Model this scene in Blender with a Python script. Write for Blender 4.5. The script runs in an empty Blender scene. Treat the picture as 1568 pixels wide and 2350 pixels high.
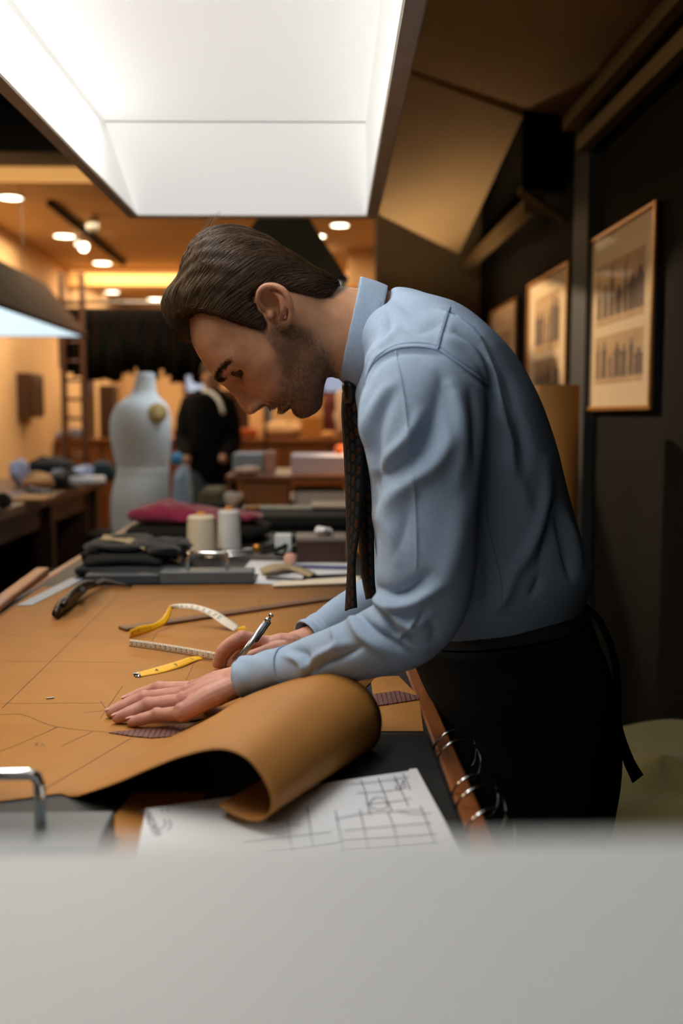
import bpy, math, random
import numpy as np
from mathutils import Vector, Matrix, Euler

# ------------------------------------------------------------------ camera, world, exposure
SC = bpy.context.scene
C = SC.collection
FPX, CAMZ, TZ = 2287.0, 1.28, 0.92            # focal length in pixels, camera height, table height
cd = bpy.data.cameras.new('camera'); CAM = bpy.data.objects.new('camera', cd); C.objects.link(CAM)
CAM.location = (0, 0, CAMZ)
CAM.rotation_euler = (math.radians(90 - 5.49), 0, math.radians(-1.83))
cd.sensor_fit = 'HORIZONTAL'; cd.sensor_width = 24.0; cd.lens = FPX / 1568 * 24.0
cd.clip_start = 0.02; cd.clip_end = 60
cd.dof.use_dof = True; cd.dof.focus_distance = 1.30; cd.dof.aperture_fstop = 2.9
SC.camera = CAM
w = bpy.data.worlds.new('world'); SC.world = w; w.use_nodes = True
w.node_tree.nodes['Background'].inputs[0].default_value = (1.0, 0.72, 0.48, 1)
w.node_tree.nodes['Background'].inputs[1].default_value = 0.006
SC.view_settings.view_transform = 'Standard'; SC.view_settings.look = 'None'
SC.view_settings.exposure = 0.0; SC.view_settings.gamma = 1.0; SC.view_settings.use_curve_mapping = False
SC.cycles.use_denoising = True
SC.cycles.max_bounces = 4; SC.cycles.diffuse_bounces = 3; SC.cycles.glossy_bounces = 2; SC.cycles.caustics_reflective = False; SC.cycles.caustics_refractive = False; SC.cycles.transmission_bounces = 3; SC.cycles.transparent_max_bounces = 6
SC.cycles.use_adaptive_sampling = True; SC.cycles.adaptive_threshold = 0.08; SC.cycles.adaptive_min_samples = 16

def area_light(name, loc, rot, sx, sy, power, col, spread=180):
    l = bpy.data.lights.new(name, 'AREA'); l.shape = 'RECTANGLE'; l.size = sx; l.size_y = sy
    l.energy = power; l.color = col; l.spread = math.radians(spread)
    o = bpy.data.objects.new(name, l); C.objects.link(o); o.location = loc; o.rotation_euler = rot
    return o
# warm ceiling light of the main room (its downlight rows and coves), and one added fill
WARM = (1.0, 0.74, 0.45)
area_light('warm_area_light', (-1.55, 7.2, 2.62), (0, 0, 0), 1.2, 1.6, 52, WARM)
area_light('warm_area_light', (-1.55, 10.4, 2.62), (0, 0, 0), 1.2, 2.2, 62, WARM)
area_light('warm_area_light', (-0.2, 8.6, 2.62), (0, 0, 0), 0.8, 2.0, 32, WARM)
area_light('warm_area_light', (-2.3, 2.0, 2.75), (0, math.radians(-52), 0), 0.5, 1.2, 22, WARM)  # unseen fill added at the left to warm face and shirt

_R = CAM.rotation_euler.to_matrix()
RN = np.array(_R)
def ray(px, py):
    return _R @ Vector(((px - 784) / FPX, -(py - 1175) / FPX, -1))
def at(px, py, Y):                      # the point of a pixel at a given depth
    d = ray(px, py); t = Y / d.y
    return Vector((d.x * t, Y, CAMZ + d.z * t))
def on(px, py, z=TZ):                   # the point of a pixel at a given height
    d = ray(px, py); t = (z - CAMZ) / d.z
    return Vector((d.x * t, d.y * t, z))
def proj(P):
    P = np.asarray(P) - np.array([0, 0, CAMZ]); c = P @ RN
    return np.stack([784 + FPX * c[:, 0] / -c[:, 2], 1175 - FPX * c[:, 1] / -c[:, 2]], 1)

# ------------------------------------------------------------------ materials
MATS = {}
def mat(name, col, rough=0.6, metal=0.0, var=0.0, vscale=8.0, bump=0.0, bscale=60.0, emit=None, estr=0.0,
        stretch=None, col2=None, coat=0.0, trans=0.0, alpha=1.0, sheen=0.0, attr=None, spec=None, sss=0.0):
    if name in MATS: return MATS[name]
    m = bpy.data.materials.new(name); m.use_nodes = True; MATS[name] = m
    nt = m.node_tree; b = nt.nodes['Principled BSDF']
    c = (*col, 1)
    b.inputs['Base Color'].default_value = c
    b.inputs['Roughness'].default_value = rough; b.inputs['Metallic'].default_value = metal
    b.inputs['Coat Weight'].default_value = coat; b.inputs['Transmission Weight'].default_value = trans
    b.inputs['Alpha'].default_value = alpha; b.inputs['Sheen Weight'].default_value = sheen
    if spec is not None: b.inputs['Specular IOR Level'].default_value = spec
    if sss:
        b.inputs['Subsurface Weight'].default_value = sss; b.inputs['Subsurface Radius'].default_value = (1, .4, .2)
        b.inputs['Subsurface Scale'].default_value = .006
    if emit is not None:
        b.inputs['Emission Color'].default_value = (*emit, 1); b.inputs['Emission Strength'].default_value = estr
    tc = nt.nodes.new('ShaderNodeTexCoord'); mp = nt.nodes.new('ShaderNodeMapping')
    nt.links.new(tc.outputs['Object'], mp.inputs[0])
    if stretch: mp.inputs['Scale'].default_value = stretch
    src = None
    if attr:
        a = nt.nodes.new('ShaderNodeVertexColor'); a.layer_name = attr; src = a.outputs[0]
    if var or col2:
        n = nt.nodes.new('ShaderNodeTexNoise'); n.inputs['Scale'].default_value = vscale; n.inputs['Detail'].default_value = 5
        nt.links.new(mp.outputs[0], n.inputs[0])
        mx = nt.nodes.new('ShaderNodeMix'); mx.data_type = 'RGBA'
        r = nt.nodes.new('ShaderNodeMapRange'); r.inputs[1].default_value = .3; r.inputs[2].default_value = .7
        nt.links.new(n.outputs[0], r.inputs[0]); nt.links.new(r.outputs[0], mx.inputs[0])
        c2 = col2 if col2 else tuple(x * (1 - var) for x in col)
        if src:
            mm = nt.nodes.new('ShaderNodeMix'); mm.data_type = 'RGBA'; mm.blend_type = 'MULTIPLY'; mm.inputs[0].default_value = 1
            mx.inputs[6].default_value = (1 + var * .3,) * 3 + (1,); mx.inputs[7].default_value = (1 - var,) * 3 + (1,)
            nt.links.new(src, mm.inputs[6]); nt.links.new(mx.outputs[2], mm.inputs[7]); nt.links.new(mm.outputs[2], b.inputs['Base Color'])
        else:
            mx.inputs[6].default_value = c; mx.inputs[7].default_value = (*c2, 1)
            nt.links.new(mx.outputs[2], b.inputs['Base Color'])
    elif src: nt.links.new(src, b.inputs['Base Color'])
    if bump:
        n = nt.nodes.new('ShaderNodeTexNoise'); n.inputs['Scale'].default_value = bscale; n.inputs['Detail'].default_value = 6
        nt.links.new(mp.outputs[0], n.inputs[0])
        bp = nt.nodes.new('ShaderNodeBump'); bp.inputs['Strength'].default_value = bump; bp.inputs['Distance'].default_value = .002
        nt.links.new(n.outputs[0], bp.inputs['Height']); nt.links.new(bp.outputs[0], b.inputs['Normal'])
    return m
def S(r, g, b):                          # display rgb 0..255 to linear
    f = lambda v: (v / 255) / 12.92 if v <= 10 else ((v / 255 + .055) / 1.055) ** 2.4
    return (f(r), f(g), f(b))
wood = mat('wood', S(150, 88, 42), .42, var=.45, vscale=6, stretch=(12, 1, 12), bump=.15, bscale=30, coat=.2)
woodx = mat('wood_x', S(150, 92, 46), .45, var=.45, vscale=6, stretch=(1, 12, 12))
wood_dark = mat('wood_dark', S(74, 42, 24), .45, var=.5, vscale=5, stretch=(12, 1, 12), coat=.1)
kraft = mat('kraft', S(176, 121, 58), .62, var=.10, vscale=14, bump=.06, bscale=400, spec=.3)
black_top = mat('black_top', S(26, 26, 27), .55, var=.3, vscale=20)
black_cloth = mat('black_cloth', S(14, 15, 16), .85, var=.3, vscale=30, bump=.2, bscale=500)
apron_m = mat('apron_cloth', S(17, 18, 18), .9, var=.2, vscale=40, bump=.3, bscale=700, spec=.2)
chrome = mat('chrome', S(215, 215, 215), .12, 1.0)
steel = mat('steel', S(150, 152, 155), .3, 1.0, var=.3, vscale=30)
weight_m = mat('grey_enamel', S(92, 100, 104), .45, var=.2, vscale=20)
white_paper = mat('white_paper', S(226, 228, 232), .7, var=.04, vscale=6)
cream_paper = mat('cream_paper', S(224, 212, 190), .7, var=.08, vscale=9)
white_card = mat('white_card', S(224, 230, 232), .6, var=.03, vscale=5)
pencil = mat('pencil', S(92, 70, 48), .6)
ink = mat('ink', S(70, 70, 86), .6)
printed = mat('print_black', S(30, 28, 24), .6)
grey_print = mat('print_grey', S(120, 118, 130), .6)
plaster = mat('plaster', S(228, 190, 142), .8, var=.10, vscale=3)
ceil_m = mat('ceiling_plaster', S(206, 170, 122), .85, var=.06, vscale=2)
ceil_dark = mat('ceiling_tan', S(186, 158, 116), .85, var=.10, vscale=3)  # tan plaster of the lower right ceiling
wall_dark = mat('wall_dark', S(24, 22, 18), .8, var=.2, vscale=3, spec=.1)
wall_dim = mat('wall_dim', S(112, 98, 74), .85, var=.1, vscale=3)
wall_panel = mat('wall_panel', S(52, 55, 58), .6, var=.2, vscale=4)
floor_m = mat('floor_boards', S(44, 32, 24), .5, var=.4, vscale=4, stretch=(8, 1, 1))

# ------------------------------------------------------------------ mesh helpers
def mkmesh(name, V, F, m, parent=None, smooth=True, solid=0.0, uv=None, col=None):
    me = bpy.data.meshes.new(name)
    me.from_pydata([tuple(v) for v in V], [], [tuple(int(i) for i in f) for f in F])
    me.update()
    if smooth: me.polygons.foreach_set('use_smooth', [True] * len(me.polygons))
    if uv is not None:
        ul = me.uv_layers.new(name='UVMap'); li = np.zeros(len(me.loops), int); me.loops.foreach_get('vertex_index', li)
        ul.data.foreach_set('uv', np.asarray(uv, np.float32)[li].ravel())
    if col is not None:
        ca = me.color_attributes.new('Col', 'FLOAT_COLOR', 'POINT')
        ca.data.foreach_set('color', np.concatenate([np.asarray(col), np.ones((len(V), 1))], 1).astype(np.float32).ravel())
    if m is not None: me.materials.append(m)
    o = bpy.data.objects.new(name, me); C.objects.link(o)
    if parent is not None: setpar(o, parent)
    if solid:
        md = o.modifiers.new('solid', 'SOLIDIFY'); md.thickness = solid; md.offset = 0
    return o
def setpar(o, p):
    o.parent = p; o.matrix_parent_inverse = p.matrix_basis.inverted()
def tag(o, label=None, cat=None, group=None, kind=None):
    if label: o['label'] = label
    if cat: o['category'] = cat
    if group: o['group'] = group
    if kind: o['kind'] = kind
    return o
def empty(name, loc, label=None, cat=None, group=None, rz=0):
    o = bpy.data.objects.new(name, None); C.objects.link(o); o.location = loc; o.rotation_euler = (0, 0, rz); o.empty_display_size = .05
    return tag(o, label, cat, group)
class MB:
    def __init__(s): s.V = []; s.F = []
    def add(s, V, F):
        k = len(s.V); s.V += [tuple(v) for v in V]; s.F += [tuple(i + k for i in f) for f in F]; return s
    def box(s, x0, x1, y0, y1, z0, z1, b=0.0):
        if b <= 0 or b * 2.2 > min(x1 - x0, y1 - y0, z1 - z0):
            V = [(x, y, z) for z in (z0, z1) for y in (y0, y1) for x in (x0, x1)]
            F = [(0, 2, 3, 1), (4, 5, 7, 6), (0, 1, 5, 4), (2, 6, 7, 3), (0, 4, 6, 2), (1, 3, 7, 5)]
            return s.add(V, F)
        V = []; idx = {}
        X = (x0, x1); Yy = (y0, y1); Z = (z0, z1)
        for i in (0, 1):
            for j in (0, 1):
                for k in (0, 1):
                    sx, sy, sz = (1 if i == 0 else -1) * b, (1 if j == 0 else -1) * b, (1 if k == 0 else -1) * b
                    for ax, p in (('x', (X[i], Yy[j] + sy, Z[k] + sz)), ('y', (X[i] + sx, Yy[j], Z[k] + sz)), ('z', (X[i] + sx, Yy[j] + sy, Z[k]))):
                        idx[(i, j, k, ax)] = len(V); V.append(p)
        F = []
        for i in (0, 1):
            F.append([idx[(i, j, k, 'x')] for j, k in ((0, 0), (0, 1), (1, 1), (1, 0))][::1 if i == 0 else -1])
            F.append([idx[(j, i, k, 'y')] for j, k in ((0, 0), (1, 0), (1, 1), (0, 1))][::1 if i == 0 else -1])
            F.append([idx[(j, k, i, 'z')] for j, k in ((0, 0), (0, 1), (1, 1), (1, 0))][::1 if i == 0 else -1])
            for j in (0, 1):
                F.append([idx[(0, i, j, 'y')], idx[(1, i, j, 'y')], idx[(1, i, j, 'z')], idx[(0, i, j, 'z')]][::1 if (i + j) % 2 else -1])
                F.append([idx[(i, 0, j, 'x')], idx[(i, 1, j, 'x')], idx[(i, 1, j, 'z')], idx[(i, 0, j, 'z')]][::-1 if (i + j) % 2 else 1])
                F.append([idx[(i, j, 0, 'x')], idx[(i, j, 1, 'x')], idx[(i, j, 1, 'y')], idx[(i, j, 0, 'y')]][::1 if (i + j) % 2 else -1])
            for j in (0, 1):
                for k in (0, 1):
                    F.append([idx[(i, j, k, a)] for a in 'xyz'][::1 if (i + j + k) % 2 == 1 else -1])
        return s.add(V, F)
    def tube(s, pts, rad, n=8, cap=True):
        V, F = tube(pts, rad, n, cap); return s.add(V, F)
    def loft(s, secs, cap=True, closed=True):
        V, F = loft(secs, cap, closed); return s.add(V, F)
    def prism(s, poly, z0, z1):            # horizontal outline, vertical extrusion
        n = len(poly); V = [(x, y, z0) for x, y in poly] + [(x, y, z1) for x, y in poly]
        F = [tuple(range(n))[::-1], tuple(range(n, 2 * n))] + [(i, (i + 1) % n, n + (i + 1) % n, n + i) for i in range(n)]
        return s.add(V, F)
    def xform(s, M):
        s.V = [tuple(M @ Vector(v)) for v in s.V]; return s
    def build(s, name, m, parent=None, smooth=False, **k):
        return mkmesh(name, s.V, s.F, m, parent, smooth, **k)
def cr(pts, n):                           # smooth curve through control points, n samples
    P = np.array([list(p) for p in pts], float); k = len(P)
    if k == 2: t = np.linspace(0, 1, n)[:, None]; return P[0] * (1 - t) + P[1] * t
    Q = np.vstack([2 * P[0] - P[1], P, 2 * P[-1] - P[-2]]); out = []
    for t in np.linspace(0, k - 1, n):
        i = min(int(t), k - 2); u = t - i; p0, p1, p2, p3 = Q[i:i + 4]
        out.append(.5 * (2 * p1 + (p2 - p0) * u + (2 * p0 - 5 * p1 + 4 * p2 - p3) * u * u + (3 * p1 - p0 - 3 * p2 + p3) * u ** 3))
    return np.array(out)
def loft(secs, cap=True, closed=True):
    secs = [np.asarray(s_) for s_ in secs]; n = len(secs[0]); V = np.concatenate(secs); F = []
    for i in range(len(secs) - 1):
        for j in range(n if closed else n - 1):
            a, b = i * n + j, i * n + (j + 1) % n
            F.append((a, b, b + n, a + n))
    if cap:
        F.append(tuple(range(n))[::-1]); k = (len(secs) - 1) * n; F.append(tuple(range(k, k + n)))
    return V, F
def tube(pts, rad, n=8, cap=True):
    P = np.array([list(p) for p in pts], float); k = len(P)
    R = [(r, r) if np.isscalar(r) else r for r in (rad if hasattr(rad, '__len__') else [rad] * k)]
    T = np.gradient(P, axis=0); T /= np.linalg.norm(T, axis=1)[:, None] + 1e-12
    up = np.array([0, 0, 1.0]) if abs(T[0][2]) < .9 else np.array([0, 1.0, 0])
    secs = []; a = up
    for i in range(k):
        a = a - T[i] * (a @ T[i]); a /= np.linalg.norm(a) + 1e-12; b = np.cross(T[i], a)
        th = np.arange(n) * 2 * math.pi / n
        secs.append(P[i] + np.outer(np.cos(th) * R[i][0], a) + np.outer(np.sin(th) * R[i][1], b))
    return loft(secs, cap)
def capsule(pts, rad, n=12):              # a tube with rounded ends
    P = [Vector(p) for p in pts]; r0, r1 = rad[0], rad[-1]
    d0 = (P[0] - P[1]).normalized(); d1 = (P[-1] - P[-2]).normalized()
    Q = []; R = []
    for t in (.98, .85, .5): Q.append(P[0] + d0 * r0 * t); R.append(r0 * math.sqrt(1 - t * t))
    for p, r in zip(P, rad): Q.append(p); R.append(r)
    for t in (.5, .85, .98): Q.append(P[-1] + d1 * r1 * t); R.append(r1 * math.sqrt(1 - t * t))
    return tube(Q, R, n)
def ellipsoid(c, rx, ry, rz, M=None, n=20, k=12):
    V = []; F = []
    for i in range(k + 1):
        a = math.pi * i / k
        for j in range(n):
            b = 2 * math.pi * j / n; v = Vector((rx * math.sin(a) * math.cos(b), ry * math.sin(a) * math.sin(b), rz * math.cos(a)))
            V.append((M @ v if M else v) + Vector(c))
    for i in range(k):
        for j in range(n):
            F.append((i * n + j, (i + 1) * n + j, (i + 1) * n + (j + 1) % n, i * n + (j + 1) % n))
    return V, F
def lathe(prof, n=24):                    # profile of (radius, z)
    secs = [[(r * math.cos(2 * math.pi * j / n), r * math.sin(2 * math.pi * j / n), z) for j in range(n)] for r, z in prof]
    return loft(secs)
def remesh(V, F, voxel, it=4, fac=.5):
    me = bpy.data.meshes.new('tmp'); me.from_pydata([tuple(v) for v in V], [], [tuple(f) for f in F]); me.update()
    o = bpy.data.objects.new('tmp', me); C.objects.link(o)
    md = o.modifiers.new('r', 'REMESH'); md.mode = 'VOXEL'; md.voxel_size = voxel; md.adaptivity = 0
    if it:
        sm = o.modifiers.new('s', 'SMOOTH'); sm.factor = fac; sm.iterations = it
    dg = bpy.context.evaluated_depsgraph_get(); r = bpy.data.meshes.new_from_object(o.evaluated_get(dg))
    Vn = np.zeros(len(r.vertices) * 3); r.vertices.foreach_get('co', Vn); Nn = np.zeros(len(r.vertices) * 3); r.vertices.foreach_get('normal', Nn)
    Fn = [tuple(p.vertices) for p in r.polygons]
    bpy.data.objects.remove(o); bpy.data.meshes.remove(me); bpy.data.meshes.remove(r)
    return Vn.reshape(-1, 3), Fn, Nn.reshape(-1, 3)
def lap(V, F, wgt, it, fac=.5):           # weighted smoothing of a quad mesh
    F = np.array([f for f in F if len(f) == 4]); E = np.concatenate([F[:, [0, 1]], F[:, [1, 2]], F[:, [2, 3]], F[:, [3, 0]]]); E = np.concatenate([E, E[:, ::-1]])
    sel = wgt > .01; E = E[sel[E[:, 0]]]; cnt = np.bincount(E[:, 0], minlength=len(V))[:, None] + 1e-9; V = V.copy()
    for _ in range(it):
        A = np.stack([np.bincount(E[:, 0], V[E[:, 1], k], len(V)) for k in range(3)], 1) / cnt
        V[sel] += ((A - V) * (fac * wgt)[:, None])[sel]
    return V
def normals(V, F):
    me = bpy.data.meshes.new('tmp'); me.from_pydata([tuple(v) for v in V], [], F); me.update()
    N = np.zeros(len(V) * 3); me.vertices.foreach_get('normal', N); bpy.data.meshes.remove(me); return N.reshape(-1, 3)
def ribbon(e1, e2, n=40, sub=3):          # band between two edge curves
    A, B = cr(e1, n), cr(e2, n); V = []; F = []; UV = []
    L = np.concatenate([[0], np.cumsum(np.linalg.norm(np.diff((A + B) / 2, axis=0), axis=1))])
    for i in range(n):
        for j in range(sub + 1):
            t = j / sub; V.append(A[i] * (1 - t) + B[i] * t); UV.append((L[i], t))
    for i in range(n - 1):
        for j in range(sub):
            a = i * (sub + 1) + j; F.append((a, a + 1, a + sub + 2, a + sub + 1))
    return V, F, UV
def strokes(lines, wd, z=None, n=10):     # flat drawn lines lying on a horizontal surface
    m = MB()
    for ln in lines:
        P = cr([tuple(p) for p in ln], max(2, (len(ln) - 1) * n) if len(ln) > 2 else 2)
        T = np.gradient(P, axis=0); Nn = np.stack([-T[:, 1], T[:, 0], 0 * T[:, 0]], 1); Nn /= np.linalg.norm(Nn, axis=1)[:, None] + 1e-12
        V = []; F = []
        for i in range(len(P)): V += [P[i] - Nn[i] * wd / 2, P[i] + Nn[i] * wd / 2]
        for i in range(len(P) - 1): F.append((2 * i, 2 * i + 1, 2 * i + 3, 2 * i + 2))
        m.add(V, F)
    return m
def textmesh(txt, size):                  # lettering as flat triangles, lying in local x, y
    cu = bpy.data.curves.new('t', 'FONT'); cu.body = txt; cu.size = size; cu.align_x = 'CENTER'; cu.align_y = 'CENTER'; cu.resolution_u = 2
    o = bpy.data.objects.new('t', cu); C.objects.link(o); dg = bpy.context.evaluated_depsgraph_get()
    me = bpy.data.meshes.new_from_object(o.evaluated_get(dg)); V = [v.co.copy() for v in me.vertices]; F = [tuple(p.vertices) for p in me.polygons]
    bpy.data.objects.remove(o); bpy.data.meshes.remove(me); bpy.data.curves.remove(cu); return V, F
def place(V, o, ex, ey): return [o + ex * v[0] + ey * v[1] for v in V]
def copy_tree(o, parent=None):
    c = o.copy(); C.objects.link(c)
    if parent is not None: c.parent = parent
    for ch in list(o.children): copy_tree(ch, c)
    return c
rnd = random.Random(7)
def sstep(a, b, x): t = np.clip((x - a) / (b - a), 0, 1); return t * t * (3 - 2 * t)
# ------------------------------------------------------------------ the room
rail_m = mat('rail_paint', S(112, 94, 66), .8, spec=.1)
def struct(o): o['kind'] = 'structure'; return o
def slab(name, m, x0, x1, y0, y1, z0, z1): return struct(MB().box(x0, x1, y0, y1, z0, z1).build(name, m))
fl = slab('floor', floor_m, -4.2, 1.0, -1.6, 12.7, -.05, 0)
slab('wall_right', wall_dark, .9, 1.0, -1.6, 5.4, 0, 3.1)
slab('wall_left', plaster, -4.3, -2.3, 5.2, 12.7, 0, 3.1)
slab('wall_left_near', wall_dark, -4.3, -4.2, -1.6, 5.2, 0, 3.1)
slab('wall_far', plaster, -2.3, 1.0, 12.5, 12.6, 0, 3.1)
slab('wall_near', wall_dark, -4.2, .9, -1.7, -1.6, 0, 3.1)
slab('wall_end', wall_dim, .35, .9, 5.3, 5.4, 0, 2.6)
slab('wall_right_far', plaster, .9, 1.0, 5.4, 12.6, 0, 3.1)
slab('ceiling', ceil_m, -2.3, .9, 5.95, 12.6, 2.68, 2.75)
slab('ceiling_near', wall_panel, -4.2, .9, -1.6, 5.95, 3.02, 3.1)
slab('trim_1', wall_panel, -4.2, .3, 5.6, 5.9, 2.70, 3.02)
slab('trim_2', wall_panel, -4.2, .3, 3.9, 4.1, 2.80, 3.02)
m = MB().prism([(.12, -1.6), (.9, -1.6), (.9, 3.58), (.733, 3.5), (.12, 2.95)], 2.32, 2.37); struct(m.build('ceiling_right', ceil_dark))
V = [(.10, 2.93, 2.312), (.733, 3.5, 2.30), (.745, 5.03, 2.083), (.10, 3.70, 2.083), (.10, 2.93, 2.319), (.733, 3.5, 2.319), (.745, 5.03, 2.319), (.10, 3.70, 2.319)]
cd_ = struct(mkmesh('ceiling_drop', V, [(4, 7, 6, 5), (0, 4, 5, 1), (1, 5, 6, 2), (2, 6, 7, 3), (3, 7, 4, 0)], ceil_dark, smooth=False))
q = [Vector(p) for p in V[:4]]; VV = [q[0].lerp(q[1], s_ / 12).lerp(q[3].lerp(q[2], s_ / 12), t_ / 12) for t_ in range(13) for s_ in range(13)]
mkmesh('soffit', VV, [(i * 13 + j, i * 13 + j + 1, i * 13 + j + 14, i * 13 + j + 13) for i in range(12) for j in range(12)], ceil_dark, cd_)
m = MB().prism([(.734, 3.50), (.899, 3.56), (.899, 3.60), (.734, 3.54)], 2.06, 2.319); struct(m.build('trim_3', wall_dark))
m = MB().tube([at(1192, 437, 3.49), at(1290, 505, 3.54)], .018, 4); struct(m.build('trim_4', rail_m))
slab('trim_5', wall_panel, .865, .9, 3.14, 3.31, 0, 2.3)
m = MB().box(.80, .835, 1.6, 3.22, 2.175, 2.215); struct(m.build('trim_6', rail_m))
m = MB().box(.835, .87, 1.4, 3.18, 2.10, 2.145); struct(m.build('trim_7', rail_m))
m = MB().box(.79, .825, 3.72, 5.25, 2.02, 2.075); struct(m.build('trim_8', rail_m))
slab('baseboard_right', wall_panel, .885, .9, -1.6, 5.3, 0, .14)
# arched plaster surround beyond the end wall
A = [(800, 512), (832, 515), (855, 540), (868, 575), (870, 610), (872, 650), (800, 650)]
pts = [at(x, y, 8.5) for x, y in A]; V = [(p.x, 8.5, p.z) for p in pts] + [(p.x, 8.62, p.z) for p in pts]; k = len(pts)
F = [tuple(range(k)), tuple(range(k, 2 * k))[::-1]] + [(i, i + k, (i + 1) % k + k, (i + 1) % k) for i in range(k)]
struct(mkmesh('trim_9', V, F, plaster, smooth=False))
struct(MB().tube([at(x, y, 8.45) for x, y in [(838, 510), (862, 535), (878, 575), (882, 615), (890, 655), (896, 700)]], .045, 8).build('trim_10', plaster, smooth=True))
# doors and openings in the far walls
def far_door(n, x0, x1, Y, z0, z1, m_):
    p0, p1 = at(x0, 955, Y), at(x1, 955, Y)
    d = struct(MB().box(p0.x, p1.x, Y, Y + .05, z0, z1).build('door_%d' % n, m_))
    MB().box(p0.x - .05, p0.x, Y - .02, Y + .05, z0, z1 + .05).build('door_frame', woodx, d); MB().box(p1.x, p1.x + .05, Y - .02, Y + .05, z0, z1 + .05).build('door_frame', woodx, d)
    return d
far_door(1, 50, 84, 12.44, 0, 1.80, wood_dark)

# ------------------------------------------------------------------ hanging lamps
diff_m = mat('lamp_diffuser', S(240, 240, 236), .7, emit=(1, .985, .95), estr=.34)
diff_end = mat('lamp_diffuser_end', S(240, 240, 236), .7, emit=(1, .985, .95), estr=.62)
diff_top = mat('lamp_diffuser_top', S(240, 240, 236), .7, emit=(1, .985, .95), estr=.60)
diff_cool = mat('lamp_diffuser_cool', S(225, 235, 240), .7, emit=(.72, .9, 1.0), estr=.75)
rim_m = mat('lamp_rim', S(222, 214, 200), .6, var=.12, vscale=14, bump=.2, bscale=60)
def trough(name, label, x0, x1, Y0, Y1, z, ie, isd, h, hous, rim_mat, dmat, power, lcol, rw=.032, rz=0.0, rimh=.02):
    t = empty(name, ((x0 + x1) / 2, (Y0 + Y1) / 2, z), label, 'lamp', rz=rz)
    cx, cy = (x0 + x1) / 2, (Y0 + Y1) / 2; hx, hy = (x1 - x0) / 2, (Y1 - Y0) / 2
    def bd(mb, nm, m_, **kw):
        o = mb.build(nm, m_); o.parent = t; return o
    r = MB()
    r.box(-hx - rw, -hx, -hy - rw, hy + rw, 0, rimh, .003).box(hx, hx + rw, -hy - rw, hy + rw, 0, rimh, .003)
    r.box(-hx, hx, -hy - rw, -hy, 0, rimh, .003).box(-hx, hx, hy, hy + rw, 0, rimh, .003)
    bd(r, 'rim', rim_mat)
    b = [(-hx, -hy, .004), (hx, -hy, .004), (hx, hy, .004), (-hx, hy, .004)]
    tp = [(-hx + isd, -hy + ie, h), (hx - isd, -hy + ie, h), (hx - isd, hy - ie, h), (-hx + isd, hy - ie, h)]
    for i, nm in enumerate(('end_panel', 'side_panel', 'end_panel', 'side_panel')):
        j = (i + 1) % 4; bd(MB().add([b[i], b[j], tp[j], tp[i]], [(0, 3, 2, 1)]), nm, diff_end if dmat is diff_m and i % 2 == 0 else dmat)
    bd(MB().add(tp, [(0, 1, 2, 3)]), 'top_panel', diff_top if dmat is diff_m else dmat)
    if dmat is diff_m:
        bd(MB().box(tp[3][0], tp[2][0], tp[2][1] - .0012, tp[2][1] + .0012, h - .0022, h - .0006), 'panel_seam', mat('seam_grey', S(120, 116, 108), .8))  # thin grey strip marking the seam between top and end panel
    ob = [(-hx - rw * .8, -hy - rw * .8, rimh - .001), (hx + rw * .8, -hy - rw * .8, rimh - .001), (hx + rw * .8, hy + rw * .8, rimh - .001), (-hx - rw * .8, hy + rw * .8, rimh - .001)]
    ot = [(x * 1.02, y * 1.005, zz + .03) for x, y, zz in tp]
    hm = MB()
    for i in range(4): j = (i + 1) % 4; hm.add([ob[i], ob[j], ot[j], ot[i]], [(0, 1, 2, 3)])
    hm.add(ot, [(0, 1, 2, 3)]); bd(hm, 'housing', hous)
    for sx in (-1, 1):
        for sy in (-.6, .6): bd(MB().tube([(sx * hx * .3, sy * hy, h + .02), (sx * hx * .3, sy * hy, 3.02 - z)], .0025, 6), 'cable', steel)
    l = area_light('lamp_light', (-hx * .58, 0, h - .012), (0, 0, 0), (hx - isd) * .70, (hy - ie) * 1.85, power, lcol); l.parent = t
    return t
trough('pendant_light_box', 'wide white glowing trough lamp hanging over the cutting table', -.479, .121, .05, 2.69, 1.803, .44, .015, .117,
       rim_m, rim_m, diff_m, 10.2, (1.0, .97, .93), rz=-.0225)
lamp_brown = mat('lamp_brown', S(62, 42, 32), .8, var=.4, vscale=5, spec=.04)
lamp_teal = mat('lamp_teal', S(22, 36, 40), .6)
trough('pendant_light_box', 'brown metal trough lamp with bluish light above the left workbench', -2.15, -1.5, 4.0, 6.74, 1.803, .16, .2, .30,
       lamp_brown, lamp_brown, diff_cool, 30.0, (.8, .92, 1.0))
trough('pendant_light_box', 'dark teal trough lamp partly hidden behind the bent head', -.33, .12, 3.95, 5.6, 1.80, .3, .14, .30,
       lamp_teal, lamp_teal, diff_cool, 8.0, (.85, .93, 1.0))

# ------------------------------------------------------------------ cutting table
TX0, TX1, TY0, TY1 = -.60, .157, -.30, 3.62
tb = empty('cutting_table', ((TX0 + TX1) / 2, 1.6, 0), 'long wooden cutting table with dark top and orange-brown edge', 'table')
MB().box(TX0 + .022, TX1 - .022, TY0 + .022, TY1 - .022, TZ - .035, TZ).build('table_top', black_top, tb)
for a in ((TX0, TX0 + .022, TY0, TY1), (TX1 - .022, TX1, TY0, TY1)): MB().box(*a, TZ - .04, TZ + .002, .003).build('edge_trim', wood, tb)
for a in ((TX0 + .022, TX1 - .022, TY0, TY0 + .022), (TX0 + .022, TX1 - .022, TY1 - .022, TY1)): MB().box(*a, TZ - .04, TZ + .002, .003).build('edge_trim', woodx, tb)
for x in (TX0 + .03, TX1 - .11):
    for y in (TY0 + .05, 1.6, TY1 - .13): MB().box(x, x + .08, y, y + .08, 0, TZ - .035, .004).build('leg', wood_dark, tb)
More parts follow.
